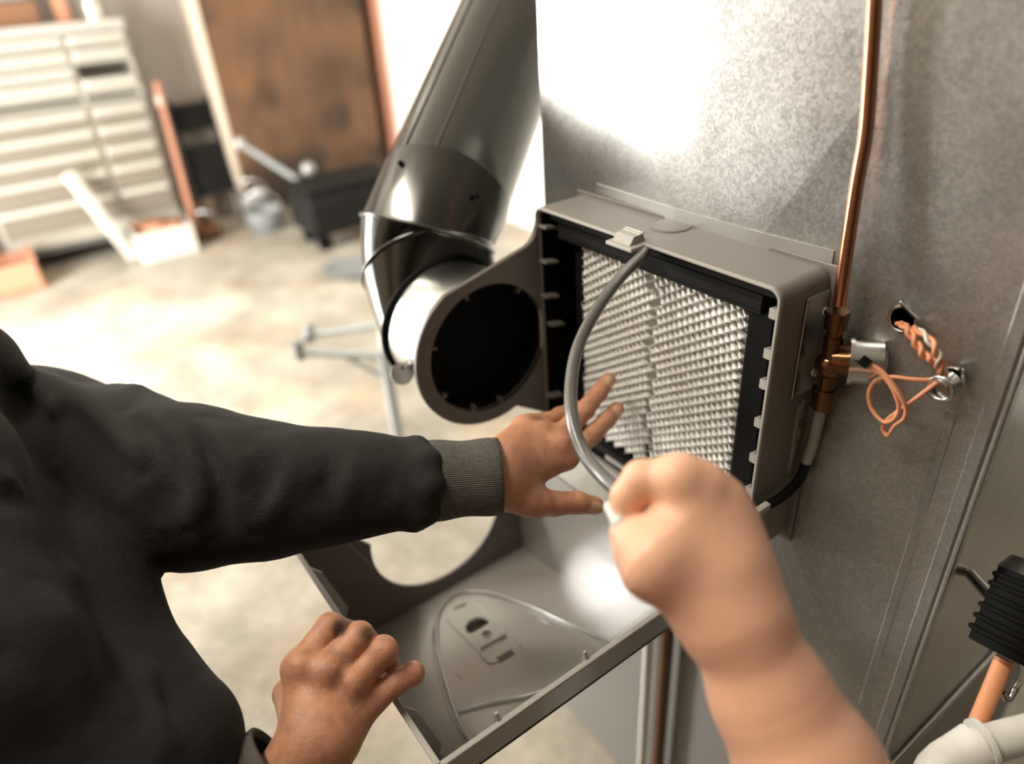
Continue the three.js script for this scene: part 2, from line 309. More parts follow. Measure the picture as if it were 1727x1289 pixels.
// ------------------------------------------------------------------ humidifier
const HX0 = -0.384, HY0 = 0.914, HY1 = 1.267, HZ = 0.0906, RC = { y: 1.086, z: 0.183, r: 0.096, R: 0.116 };
{
  const t = thing('humidifier', 'open grey plastic humidifier housing mounted on the metal plenum', 'humidifier', null, v3(-0.19, HY0, 0.05));
  // housing shell
  const outer = rrect(HX0, 0, HY0, HY1, 0.014); outer.holes.push(rrect(HX0 + 0.006, -0.006, HY0 + 0.006, HY1 - 0.006, 0.010, THREE.Path));
  const shell = part('housing_shell', extrude(outer, 'z', 0.013, HZ, 0.0018), M.housing, t);
  // raised front lip
  const lip = rrect(HX0 + 0.001, -0.0005, HY0 + 0.0005, HY1 - 0.0005, 0.0135); lip.holes.push(rrect(HX0 + 0.004, -0.004, HY0 + 0.004, HY1 - 0.004, 0.011, THREE.Path));
  part('front_lip', extrude(lip, 'z', HZ - 0.003, HZ + 0.003, 0.0012), M.tab, t, 'pale moulded front lip');
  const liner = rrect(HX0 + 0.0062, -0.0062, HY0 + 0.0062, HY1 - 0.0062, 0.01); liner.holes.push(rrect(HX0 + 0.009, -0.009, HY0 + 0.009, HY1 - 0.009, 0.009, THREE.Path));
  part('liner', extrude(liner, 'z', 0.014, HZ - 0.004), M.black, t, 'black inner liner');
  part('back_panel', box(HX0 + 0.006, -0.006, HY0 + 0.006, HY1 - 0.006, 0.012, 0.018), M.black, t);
  part('mounting_flange', rbox(HX0 - 0.004, 0.008, HY0 - 0.006, HY1 + 0.004, 0.0115, 0.0155, 0.002), M.housing, t);
  // round knockout on the top
  const kd = onY(1132, 381, HY1);
  const ko = lathe([[0, 0.0018], [0.0215, 0.0016], [0.0235, 0.0006], [0.0235, -0.001]], 40).translate(kd.x, HY1, kd.z);
  part('knockout_disc', ko, M.housing, t);
  part('knockout_rim', new THREE.TorusGeometry(0.0238, 0.0009, 8, 48).rotateX(Math.PI / 2).translate(kd.x, HY1 + 0.0004, kd.z), M.housing, t);
  // latch clip on the front of the top
  const lc = onZ(1062, 405, HZ + 0.006), lx = lc.x;
  const lb = part('latch_clip', [rbox(lx - 0.021, lx + 0.021, HY1 - 0.006, HY1 - 0.001, HZ - 0.016, HZ + 0.024, 0.0015)], M.tab, t, 'ribbed latch clip');
  sub('latch_pad', extrude(poly([[HZ - 0.006, HY1 - 0.001], [HZ + 0.019, HY1 - 0.001], [HZ + 0.012, HY1 + 0.008], [HZ - 0.002, HY1 + 0.009]]), 'x', lx - 0.015, lx + 0.013, 0.0008), M.tab, lb);
  for (let k = 0; k < 4; k++) sub('latch_rib', cyl(v3(lx - 0.015, HY1 + 0.0093 - k * 0.0011, HZ - 0.002 + k * 0.0042), v3(lx + 0.013, HY1 + 0.0093 - k * 0.0011, HZ - 0.002 + k * 0.0042), 0.0012, 0.0012, 8), M.trim, lb);
  // left side plate with the big round opening for the duct
  const s = new THREE.Shape();
  s.moveTo(0.014, HY1 - 0.014); s.lineTo(HZ - 0.004, HY1 - 0.01); s.lineTo(HZ + 0.003, 1.238); s.quadraticCurveTo(HZ + 0.006, 1.223, HZ + 0.022, 1.216);
  const a0 = 1.02, a1 = -1.9;   // arc in (z, y) from upper front round to the underside
  for (let k = 0; k <= 40; k++) { const a = a0 + (a1 - a0) * k / 40; s.lineTo(RC.z + RC.R * Math.cos(a), RC.y + RC.R * Math.sin(a)); }
  s.lineTo(0.06, HY0 + 0.006); s.lineTo(0.014, HY0 + 0.006); s.closePath();
  const hole = new THREE.Path(); hole.absarc(RC.z, RC.y, RC.r, 0, Math.PI * 2, true); s.holes.push(hole);
  part('duct_plate', extrude(s, 'x', HX0 - 0.003, HX0 + 0.005, 0.0015, 64), M.plate, t, 'dark brown plate with round duct opening');
  // opening lip, damper disc and little stops round the hole
  part('opening_lip', loft([ringAt(v3(HX0 + 0.004, RC.y, RC.z), v3(-1, 0, 0), RC.r, v3(0, 1, 0), 64), ringAt(v3(HX0 - 0.05, RC.y, RC.z), v3(-1, 0, 0), RC.r - 0.002, v3(0, 1, 0), 64)]), M.black, t);
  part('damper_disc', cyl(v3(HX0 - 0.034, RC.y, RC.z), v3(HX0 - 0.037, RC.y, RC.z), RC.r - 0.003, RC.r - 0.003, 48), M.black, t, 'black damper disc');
  for (const a of [72, 20, 128, 262, 292, 330]) {
    const r = a * Math.PI / 180, st = rbox(-0.007, 0.004, -0.0022, 0.0022, -0.0085, 0.0085, 0.001); st.rotateX(-r + Math.PI / 2 * 0); 
    const g = rbox(-0.006, 0.0045, -0.009, 0.004, -0.002, 0.002, 0.001); g.rotateX(-(r - Math.PI / 2)); g.translate(HX0, RC.y + (RC.r - 0.001) * Math.sin(r), RC.z + (RC.r - 0.001) * Math.cos(r));
    part('damper_stop', g, M.plate, t);
  }
  // wedge tabs inside the left wall and the right wall
  for (const [px, py] of [[925, 382], [925, 440], [927, 498], [936, 545], [935, 665]]) { const p = onX(px, py, HX0 + 0.014); part('wedge_tab', extrude(poly([[p.z - 0.012, p.y - 0.001], [p.z + 0.010, p.y + 0.004], [p.z + 0.011, p.y + 0.000], [p.z - 0.011, p.y - 0.005]]), 'x', HX0 + 0.005, HX0 + 0.022, 0.0008), M.housing, t); }
  for (const [px, py] of [[1300, 530], [1297, 600], [1288, 650], [1281, 716], [1274, 776], [1266, 832]]) { const p = onZ(px, py, HZ - 0.004); part('wedge_tab', extrude(poly([[p.z - 0.02, p.y + 0.004], [p.z + 0.003, p.y + 0.008], [p.z + 0.003, p.y - 0.003], [p.z - 0.014, p.y - 0.004]]), 'x', -0.006, -0.0145, 0.001), M.tab, t); }
  // embossed marking on the right side: a downward arrow with short raised bars, and an outlined panel next to it
  const em = (pts, lab) => part('embossed_mark', extrude(poly(pts.map(([px, py]) => { const p = onX(px, py, 0.0); return [p.z, p.y]; })), 'x', -0.001, 0.0012, 0.0002), M.glossMark, t, lab);
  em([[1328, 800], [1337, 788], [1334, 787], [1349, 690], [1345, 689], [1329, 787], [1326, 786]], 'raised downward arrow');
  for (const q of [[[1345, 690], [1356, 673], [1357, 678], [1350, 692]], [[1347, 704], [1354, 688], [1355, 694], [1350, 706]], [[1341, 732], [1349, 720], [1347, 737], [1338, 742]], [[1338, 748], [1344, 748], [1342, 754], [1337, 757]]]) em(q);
  const outlinePts = [[1366, 655], [1373, 648], [1366, 728], [1355, 735]].map(([px, py]) => onX(px, py, 0.0012));
  part('marking_outline', tubeOf([...outlinePts, outlinePts[0]], 0.0009, 60, 6), M.rust, t);
  // drain/feed sleeve moulding at the upper right of the opening: top distributor trough
  const y0 = 1.2255; part('distributor_tray', [rbox(HX0 + 0.03, -0.03, y0, y0 + 0.022, 0.03, HZ - 0.012, 0.002), rbox(HX0 + 0.024, -0.012, y0 + 0.026, y0 + 0.032, 0.03, HZ - 0.006, 0.001)], M.blackSoft, t, 'black water distributor tray');
  part('tray_rail', [rbox(HX0 + 0.06, -0.2, y0 + 0.006, y0 + 0.014, HZ - 0.012, HZ - 0.010, 0.001), rbox(-0.16, -0.03, y0 + 0.006, y0 + 0.016, HZ - 0.012, HZ - 0.010, 0.001)], M.blackSoft, t);
  part('drip_pan', [rbox(HX0 + 0.02, -0.02, HY0 + 0.008, HY0 + 0.022, 0.02, HZ - 0.01, 0.002)], M.blackSoft, t);
  part('pan_bar', rbox(-0.25, -0.15, HY0 + 0.010, HY0 + 0.016, HZ - 0.009, HZ - 0.004, 0.001), M.tab, t);
}
// ------------------------------------------------------------------ evaporator pad
{
  const x0 = -0.312, x1 = -0.05, y0 = 0.94, y1 = 1.2245, zf = 0.072;
  const t = thing('evaporator_pad', 'silvery expanded metal mesh pad inside the open humidifier', 'filter pad', null, v3((x0 + x1) / 2, y0, zf - 0.02));
  const fr = rrect(x0 - 0.004, x1 + 0.004, y0 - 0.004, y1, 0.002); fr.holes.push(rrect(x0, x1, y0, y1 - 0.003, 0.001, THREE.Path));
  part('pad_frame', [extrude(fr, 'z', 0.02, zf - 0.002), rbox(x1 + 0.004, x1 + 0.034, y0 - 0.006, y1 + 0.004, 0.02, zf + 0.004, 0.003), rbox(x0 - 0.022, x0 - 0.004, y0, y1, 0.02, zf - 0.006, 0.003)], M.black, t, 'black pad frame');
  part('pad_core', box(x0 + 0.001, x1 - 0.001, y0 + 0.001, y1 - 0.001, 0.0205, 0.026), M.pad, t);
  const ang = 33 * Math.PI / 180, cu = Math.cos(ang), su = Math.sin(ang), cxm = (x0 + x1) / 2, cym = (y0 + y1) / 2;
  const pitch = 0.0104, cell = 0.0092, toXY = (u, v) => [cxm + u * cu - v * su, cym + u * su + v * cu];
  const vmax = ((x1 - x0) * su + (y1 - y0) * cu) / 2;
  let row = 0;
  for (let v = -vmax + 0.003; v < vmax; v += pitch, row++) {
    // clip the inclined row to the pad rectangle
    let lo = -1, hi = 1;
    for (const [n, d, b] of [[cu, cxm - v * su, x0], [cu, cxm - v * su, x1], [su, cym + v * cu, y0], [su, cym + v * cu, y1]]) { const u = (b - d) / n; if (b === x0 || b === y0) lo = Math.max(lo, u); else hi = Math.min(hi, u); }
    if (hi - lo < 0.008) continue;
    const pos = [], quad = (a, b, c, d) => { for (const p of [a, b, c, a, c, d]) pos.push(...p); };
    const P = (u, w, z) => { const [x, y] = toXY(u, v + w); return [x, y, zf + z]; };
    const off = (row % 2) * cell * 0.5;
    for (let u = Math.floor((lo - off) / cell) * cell + off; u < hi; u += cell) {
      const a = Math.max(lo, u), b = Math.min(hi, u + cell); if (b - a < cell * 0.35) continue;
      const [mx, my] = toXY(u, v), seam = Math.abs(mx - (-0.188 + 0.004 * Math.sin(my * 60))) < 0.0045;
      if (seam && hash3(row, Math.round(u / cell), 3) < 0.8) continue;
      const e = (k) => (hash3(row, Math.round(u / cell) * 7 + k, 9) - 0.5) * 0.0022, zz = seam ? -0.006 : 0;
      const l = a + cell * 0.04, m = a + (b - a) * 0.80, sk = cell * 0.22;
      // a broad leaf leaning to the left, its right edge slanted and standing proud of the next one
      quad(P(l, 0.0004, zz - 0.0026 + e(1)), P(m, 0.0002, zz + 0.0006 + e(2)), P(m - sk, pitch * 0.93, zz - 0.0024 + e(3)), P(l - sk, pitch * 0.95, zz - 0.0054 + e(4)));
      quad(P(m, 0.0002, zz + 0.0006 + e(2)), P(m + cell * 0.07, 0.0004, zz - 0.006), P(m - sk + cell * 0.07, pitch * 0.8, zz - 0.0085), P(m - sk, pitch * 0.93, zz - 0.0024 + e(3)));
    }
    // the strand between two rows
    const n = Math.max(2, Math.round((hi - lo) / 0.0046));
    for (let k = 0; k < n; k++) {
      const a = lo + (hi - lo) * k / n, b = lo + (hi - lo) * (k + 1) / n, za = (k % 2 ? 0.0016 : -0.0008), zb = (k % 2 ? -0.0008 : 0.0016);
      quad(P(a, -0.0008, za), P(b, -0.0008, zb), P(b, 0.0009, zb + 0.0008), P(a, 0.0009, za + 0.0008));
      quad(P(a, -0.0008, za), P(b, -0.0008, zb), P(b, -0.0010, zb - 0.004), P(a, -0.0010, za - 0.004));
    }
    const g = new THREE.BufferGeometry(); g.setAttribute('position', new THREE.Float32BufferAttribute(pos, 3)); g.computeVertexNormals();
    part('mesh_strip', g, M.pad, t);
  }
}
// ------------------------------------------------------------------ feed tube, held by the foreground hand
{
  const pts = [[1088, 424, 0.795], [1080, 434, 0.785], [1045, 470, 0.75], [1005, 525, 0.715], [975, 585, 0.69], [963, 650, 0.665], [966, 710, 0.64], [985, 765, 0.62], [1020, 808, 0.59], [1052, 838, 0.56], [1068, 862, 0.545]].map((p) => dep(...p));
  const t = thing('feed_tube', 'grey flexible feed tube curving down from the humidifier top', 'tube', null, pts[0].clone());
  part('hose', tubeOf(pts, 0.0062, 120, 14), M.tube, t);
  const a = dep(1028, 852, 0.54), b = dep(1045, 884, 0.525);
  part('nozzle', [cyl(a, b, 0.0052, 0.0062, 16), ball(b, 0.0072)], M.clearTube, t, 'small clear nozzle');
}

// ------------------------------------------------------------------ humidifier cover, swung down below the housing, inside up
const cvX0 = -0.412, cvX1 = -0.018, cvZ0 = 0.128, cvZ1 = 0.506, cvY = 0.900;
const cvProfile = [[-0.412, 0.660], [-0.34, 0.668], [-0.26, 0.690], [-0.18, 0.728], [-0.10, 0.785], [-0.05, 0.832], [-0.018, 0.866]];
const cvCurve = new THREE.SplineCurve(cvProfile.map(([x, y]) => new THREE.Vector2(x, y)));
function cvFloor(x) { for (let i = 0; i < cvProfile.length - 1; i++) { const [a, ya] = cvProfile[i], [b, yb] = cvProfile[i + 1]; if (x <= b) return ya + (yb - ya) * (x - a) / (b - a); } return 0.866; }
const cvSamples = cvCurve.getPoints(200);
function cvFloorS(x) { x = Math.max(cvX0, Math.min(cvX1, x)); let i = 0; while (i < 199 && cvSamples[i + 1].x < x) i++; const a = cvSamples[i], b = cvSamples[i + 1]; return a.y + (b.y - a.y) * (x - a.x) / (b.x - a.x || 1); }
{
  const t = thing('humidifier_cover', 'grey plastic humidifier cover hanging open with its inside facing up', 'cover', null, v3(-0.21, 0.65, 0.31));
  const top = cvCurve.getPoints(48), band = [...top.map((p) => [p.x, p.y]), ...top.slice().reverse().map((p) => [p.x, p.y - 0.004])];
  const nearZ = (y) => cvZ1 - (cvY - y) * 0.235;
  let solid = new THREE.ExtrudeGeometry(poly(band), { depth: cvZ1 - cvZ0, bevelEnabled: false }).translate(0, 0, cvZ0);
  if (solid.index) solid = solid.toNonIndexed();
  { const p = solid.attributes.position, n = solid.attributes.normal;
    for (let i = 0; i < p.count; i++) {
      const x = p.getX(i), y = p.getY(i), onTop = Math.abs(y - cvFloorS(x)) < 0.002;
      if (p.getZ(i) > cvZ1 - 0.01) p.setZ(i, nearZ(y));
      if (Math.abs(n.getZ(i)) < 0.5) { const d = 0.004, q = (cvFloorS(x + d) - cvFloorS(x - d)) / (2 * d), l = Math.hypot(q, 1), k = onTop ? 1 : -1; n.setXYZ(i, -q / l * k, k / l, 0); }
    } }
  solid = boxUV(solid);
  const hitFloor = (px, py) => { let p = onY(px, py, 0.8); for (let k = 0; k < 14; k++) p = onY(px, py, cvFloorS(p.x)); return p; };
  const cut = (pts) => { // a prism through the panel, square to its slope
    const q = pts.map(([a, b]) => hitFloor(a, b)), nrm = v3(-0.5, 0.86, 0).normalize(), ux = v3(0.86, 0.5, 0).normalize(), o = q[0];
    const sh = poly(q.map((p) => [p.clone().sub(o).dot(ux), -(p.z - o.z)]));
    const g = new THREE.ExtrudeGeometry(sh, { depth: 0.03, bevelEnabled: false }).translate(0, 0, -0.015);
    g.applyMatrix4(new THREE.Matrix4().makeBasis(ux, v3(0, 0, -1), nrm)); g.translate(o.x, o.y, o.z); return boxUV(g);
  };
  const slots = [[[784, 1058], [790, 1048], [803, 1041], [815, 1042], [827, 1049], [812, 1060], [796, 1068], [788, 1067]], [[812, 1069], [818, 1063], [826, 1064], [831, 1070], [826, 1077], [817, 1079]], [[808, 1094], [852, 1070], [857, 1077], [815, 1101]], [[836, 1110], [862, 1095], [869, 1104], [845, 1119]], [[764, 1027], [785, 1017], [788, 1021], [768, 1032]]];
  const ev = new Evaluator(); ev.attributes = ['position', 'normal', 'uv']; ev.useGroups = false;
  let panel = new Brush(solid); panel.updateMatrixWorld();
  for (const l of slots) { const c = new Brush(cut(l)); c.updateMatrixWorld(); panel = ev.evaluate(panel, c, SUBTRACTION); panel.updateMatrixWorld(); }
  part('cover_panel', panel.geometry, M.coverIn, t);
  { const c = hitFloor(815, 1068), sl = [rbox(-0.09, 0.07, -0.034, -0.031, -0.075, 0.075, 0.001)];   // closed pocket behind the slots
    for (const q of [-1, 1]) sl.push(rbox(-0.09, 0.07, -0.034, -0.005, q * 0.075 - 0.0015, q * 0.075 + 0.0015, 0.001));
    sl.push(rbox(-0.0915, -0.0885, -0.034, -0.010, -0.075, 0.075, 0.001), rbox(0.0685, 0.0715, -0.034, -0.010, -0.075, 0.075, 0.001));
    part('slot_pocket', sl.map((g) => g.rotateZ(Math.atan(0.50)).translate(c.x, c.y, c.z)), M.coverIn, t); }
  // left wall with the duct cut-out
  const s = new THREE.Shape(), cz = 0.284, cy = 0.803, r = 0.114;
  s.moveTo(cvZ0, 0.655); s.lineTo(nearZ(0.655), 0.655); s.lineTo(cvZ1, cvY - 0.008); s.quadraticCurveTo(cvZ1, cvY, cvZ1 - 0.008, cvY); s.lineTo(0.452, cvY - 0.004);
  for (let k = 0; k <= 40; k++) { const a = 0.20 - (Math.PI + 0.62) * k / 40; s.lineTo(cz + r * Math.cos(a), cy + r * Math.sin(a)); }
  s.lineTo(cvZ0, cvY - 0.03); s.closePath();
  part('duct_side', extrude(s, 'x', cvX0 - 0.005, cvX0, 0.0012, 40), M.plate, t, 'brown side wall with half round duct cut-out');
  // thick flap end at the near left corner
  part('corner_flap', extrude(poly([[nearZ(0.80), 0.80], [cvZ1, cvY], [0.449, cvY - 0.003], [0.405, 0.80], [0.40, 0.76]]), 'x', cvX0, cvX0 + 0.007, 0.002), M.plate, t);
  part('right_rim', [rbox(cvX1 - 0.004, cvX1, 0.862, cvY, cvZ0, cvZ1, 0.0015)], M.coverIn, t);
  part('rim_lip', rbox(cvX1 - 0.0055, cvX1 + 0.0012, cvY - 0.0015, cvY + 0.0022, cvZ0, cvZ1, 0.0014), M.tab, t, 'pale rim edge');
  const wall = (z0, z1, yTop) => extrude(poly([...top.map((p) => [p.x, p.y - 0.003]), [cvX1, yTop], [cvX0, yTop]]), 'z', z0, z1);
  { const g = wall(cvZ1 - 0.003, cvZ1, cvY), p = g.attributes.position; for (let i = 0; i < p.count; i++) p.setZ(i, p.getZ(i) - cvZ1 + nearZ(p.getY(i))); g.computeVertexNormals(); part('near_wall', g, M.coverIn, t); }
  part('near_lip', rbox(cvX0, cvX1, cvY - 0.001, cvY + 0.0022, cvZ1 - 0.005, cvZ1 + 0.0014, 0.0014), M.tab, t, 'pale rim edge');
  part('far_wall', wall(cvZ0, cvZ0 + 0.003, cvY - 0.02), M.coverIn, t);
  // stiffening fins on the inside of the right rim
  for (const [px, py] of [[838, 1225], [985, 1136], [1122, 1052]]) { const p = onX(px, py, cvX1 - 0.01); part('rim_fin', extrude(poly([[cvX1 - 0.003, cvY + 0.001], [cvX1 - 0.007, cvY + 0.010], [cvX1 - 0.010, cvY + 0.010], [cvX1 - 0.012, 0.868], [cvX1 - 0.003, 0.866]]), 'z', p.z - 0.002, p.z + 0.002), M.tab, t); }
  for (const x of [-0.35, -0.1]) part('rim_fin', extrude(poly([[cvZ1 - 0.003, cvY], [cvZ1 - 0.018, cvY - 0.02], [nearZ(0.8) - 0.016, 0.80], [nearZ(0.78) - 0.003, 0.78]]), 'x', x - 0.0015, x + 0.0015), M.tab, t);
  // long raised bead that loops over the panel
  const onFloor = (px, py, lift = 0.0015) => { let p = onY(px, py, 0.8); for (let k = 0; k < 12; k++) p = onY(px, py, cvFloor(Math.max(cvX0, Math.min(cvX1, p.x))) + lift); return p; };
  const bead = [[800, 1262], [772, 1212], [748, 1140], [736, 1085], [742, 1030], [768, 1003], [810, 998], [880, 1018], [960, 1052], [1048, 1090]].map(([a, b]) => onFloor(a, b));
  part('panel_bead', tubeOf(bead, 0.0026, 120, 10), M.coverIn, t);
  const bead2 = [[790, 1250], [762, 1205], [741, 1140], [729, 1085], [736, 1028]].map(([a, b]) => onFloor(a, b));
  part('panel_bead', tubeOf(bead2, 0.0014, 60, 8), M.coverIn, t);
  const ledge = [[775, 1200], [830, 1186], [900, 1172], [960, 1150], [1030, 1112], [1110, 1068]].map(([a, b]) => onFloor(a, b, 0.001));
  part('panel_ledge', tubeOf(ledge, 0.0035, 80, 10), M.coverIn, t);
  // moulded vent window: outline, half round slot, round slot, bar slot, latch slot
  const slotTube = (pts, rad, name, lab) => part(name, tubeOf(pts.map(([a, b]) => onFloor(a, b, 0.0005)), rad, 40, 8), M.coverIn, t, lab);
  slotTube([[755, 1046], [760, 1052], [800, 1092], [820, 1113], [828, 1118], [842, 1114]], 0.0016, 'vent_outline');
  slotTube([[803, 1018], [830, 1043], [862, 1075], [878, 1092]], 0.0010, 'vent_outline');
}
// ------------------------------------------------------------------ round duct
{
  const R = 0.099, A0 = v3(HX0 - 0.004, RC.y, RC.z), A = v3(-0.505, 1.087, 0.182);
  const B = dep(724, 450, 1.082), Cc = dep(722, 394, 1.072), D = dep(752, 325, 1.088), E = dep(868, 40, 1.24), F = E.clone().add(E.clone().sub(D).multiplyScalar(1.3));
  const dir = E.clone().sub(D).normalize(), up = v3(0.3, 0.2, 1);
  const nA = v3(-1, 0.16, 0).normalize(), nB = v3(-0.75, 0.62, -0.22).normalize(), nC = v3(0, 0, 0).addScaledVector(AX, 0.265).addScaledVector(AY, -0.965).addScaledVector(AZ, -0.1).normalize();
  const t = thing('round_duct', 'dark shiny round metal duct with jointed elbow joining the humidifier', 'duct', null, A0.clone());
  part('collar', loft([ringAt(A0, v3(-1, 0, 0), R - 0.001, up), ringAt(v3(-0.48, 1.087, 0.182), v3(-1, 0.02, 0), R - 0.001, up), ringAt(A, nA, R - 0.001, up)]), std([0.6, 0.6, 0.585], { roughness: 0.27, metalness: 1, bumpMap: TX.zincBump, bumpScale: 0.00012 }), t, 'bright galvanised collar');
  const seg = (a, na, b, nb, r0, r1) => { const rings = []; for (let k = 0; k <= 3; k++) { const f = k / 3; rings.push(ringAt(a.clone().lerp(b, f), na.clone().lerp(nb, f), r0 + (r1 - r0) * f, up)); } return loft(rings); };
  part('elbow_segment', seg(A, nA, B, nB, R + 0.001, R + 0.003), M.duct, t);
  part('elbow_segment', seg(B, nB, Cc, nC, R + 0.001, R + 0.003), M.duct, t);
  part('elbow_segment', seg(Cc, nC, D, dir, R + 0.001, R + 0.002), M.duct, t);
  part('straight_pipe', seg(D, dir, F, dir, R, R), M.duct, t);
  for (const [c, n] of [[A, nA], [B, nB], [Cc, nC]]) {
    const ring = ringAt(c, n, R + 0.0025, up, 64);
    part('crimp_bead', new THREE.TubeGeometry(new THREE.CatmullRomCurve3(ring, true), 96, 0.0036, 8, true), c === A ? M.blackSoft : M.duct, t);
  }
  part('crimp_bead', new THREE.TubeGeometry(new THREE.CatmullRomCurve3(ringAt(D, dir, R + 0.0005, up, 64), true), 96, 0.0014, 6, true), M.duct, t);
  const seamA = D.clone(), toCam = CAM.clone().sub(D); toCam.addScaledVector(dir, -toCam.dot(dir)).normalize();
  const side = dir.clone().cross(toCam), sd = toCam.clone().multiplyScalar(0.93).addScaledVector(side, -0.36).normalize().multiplyScalar(R + 0.0006);
  part('pipe_seam', cyl(D.clone().add(sd), F.clone().add(sd), 0.0016, 0.0016, 8), M.duct, t);
  const sd2 = toCam.clone().multiplyScalar(0.62).addScaledVector(side, -0.78).normalize().multiplyScalar(R + 0.0004);
  part('pipe_seam', cyl(D.clone().add(sd2), F.clone().add(sd2), 0.0018, 0.0018, 8), M.duct, t);
  // rivets and screws
  for (const [px, py] of [[676, 276], [799, 334], [636, 392], [634, 424]]) { const p = dep(px, py, 1.0); let q = null;
    const c = py < 345 ? D.clone().addScaledVector(dir, p.clone().sub(D).dot(dir)) : Cc.clone().lerp(B, 0.5); q = p.clone().sub(c); q.addScaledVector(dir, -q.dot(dir)).normalize(); 
    part('rivet', ball(c.clone().addScaledVector(q, R + 0.001), 0.0042, 1, 1, 1, 10), py < 345 ? M.black : M.steel, t); }
  // damper knob under the collar
  const k = dep(684, 628, 1.0);
  part('damper_knob', [cyl(k.clone().add(v3(0, 0.012, 0)), k.clone().add(v3(-0.012, -0.016, 0.012)), 0.004), orient(new THREE.CylinderGeometry(0.016, 0.016, 0.006, 24), k.clone().add(v3(-0.010, -0.006, 0.004)), k.clone().add(v3(0.010, 0.006, 0.008)))], M.steel, t);
}
// ------------------------------------------------------------------ copper line, valve, wires
{
  const pts = [onZ(1480, -120, 0.026), onZ(1475, 0, 0.026), onZ(1466, 150, 0.026), onZ(1460, 225, 0.027), onZ(1447, 300, 0.03), onZ(1430, 410, 0.034), onZ(1415, 515, 0.04)];
  const t = thing('copper_pipe', 'thin copper water line running up the plenum from the valve', 'pipe', null, pts[6].clone());
  pts.unshift(pts[0].clone().add(v3(-0.006, 0.5, 0)));
  part('pipe_run', tubeOf(pts, 0.0062, 120, 16), M.copper, t);
}
const valveAt = onX(1405, 600, 0.026);
{
  const t = thing('water_valve', 'brass water valve with silver solenoid on the humidifier side', 'valve', null, valveAt.clone());
  const p1 = onX(1413, 528, 0.026), p2 = onX(1387, 690, 0.026), L = (f) => p1.clone().lerp(p2, f);
  part('mount_bracket', [rbox(0.0005, 0.003, p2.y + 0.01, p1.y + 0.012, p1.z - 0.022, p1.z + 0.016, 0.001)], M.steel, t, 'flat steel bracket');
  for (const [px, py] of [[1393, 525], [1375, 628]]) { const q = onX(px, py, 0.0035); part('screw_head', ball(q, 0.0055, 0.5, 1, 1), M.chrome, t); }
  part('valve_body', [cyl(L(-0.02), L(0.16), 0.0115, 0.0105, 6), cyl(L(0.16), L(0.22), 0.008), cyl(L(0.22), L(0.5), 0.0095, 0.0095, 16), cyl(L(0.5), L(0.56), 0.012, 0.012, 16), ball(L(0.52), 0.0145), cyl(L(0.56), L(0.76), 0.0095), cyl(L(0.76), L(0.98), 0.0125, 0.0125, 6)], M.brass, t, 'brown brass valve body');
  const c = L(0.46), ax = v3(0.82, 0.03, -0.55).normalize();
  part('valve_bonnet', [cyl(c, c.clone().addScaledVector(ax, 0.018), 0.015, 0.019, 6)], M.brass, t);
  part('solenoid_coil', [cyl(c.clone().addScaledVector(ax, 0.018), c.clone().addScaledVector(ax, 0.046), 0.0225, 0.0225, 28), cyl(c.clone().addScaledVector(ax, 0.016), c.clone().addScaledVector(ax, 0.020), 0.0245, 0.0245, 28), cyl(c.clone().addScaledVector(ax, 0.044), c.clone().addScaledVector(ax, 0.050), 0.019, 0.014, 28)], M.steel, t, 'silver solenoid coil');
  const w = onZ(1466, 616, 0.055); part('wire_bushing', cyl(w.clone().add(v3(-0.008, 0.004, 0.002)), w, 0.005, 0.005, 12), M.black, t);
}
{
  // drain hose from the valve down and round to the front
  const pts = [[1385, 690, 0.022], [1378, 720, 0.018], [1371, 750, 0.015], [1360, 780, 0.013]].map(([a, b, x]) => onX(a, b, x));
  const t = thing('outlet_hose', 'short hose running from the valve around the humidifier side', 'hose', null, pts[0].clone());
  part('pale_section', tubeOf(pts, 0.0058, 40, 12), M.paleTube, t, 'pale grey section');
  const p2 = [[1360, 780, 0.013], [1348, 808, 0.012], [1326, 832, 0.011], [1298, 850, 0.010], [1268, 858, 0.006], [1240, 850, 0.002]].map(([a, b, x]) => onX(a, b, x));
  part('black_section', tubeOf(p2, 0.0056, 60, 12), M.blackSoft, t, 'black section');
  const q = onX(1286, 856, 0.016); part('hose_clip', rbox(q.x - 0.004, q.x + 0.004, q.y - 0.007, q.y + 0.002, q.z - 0.010, q.z + 0.010, 0.0015), M.tab, t);
}
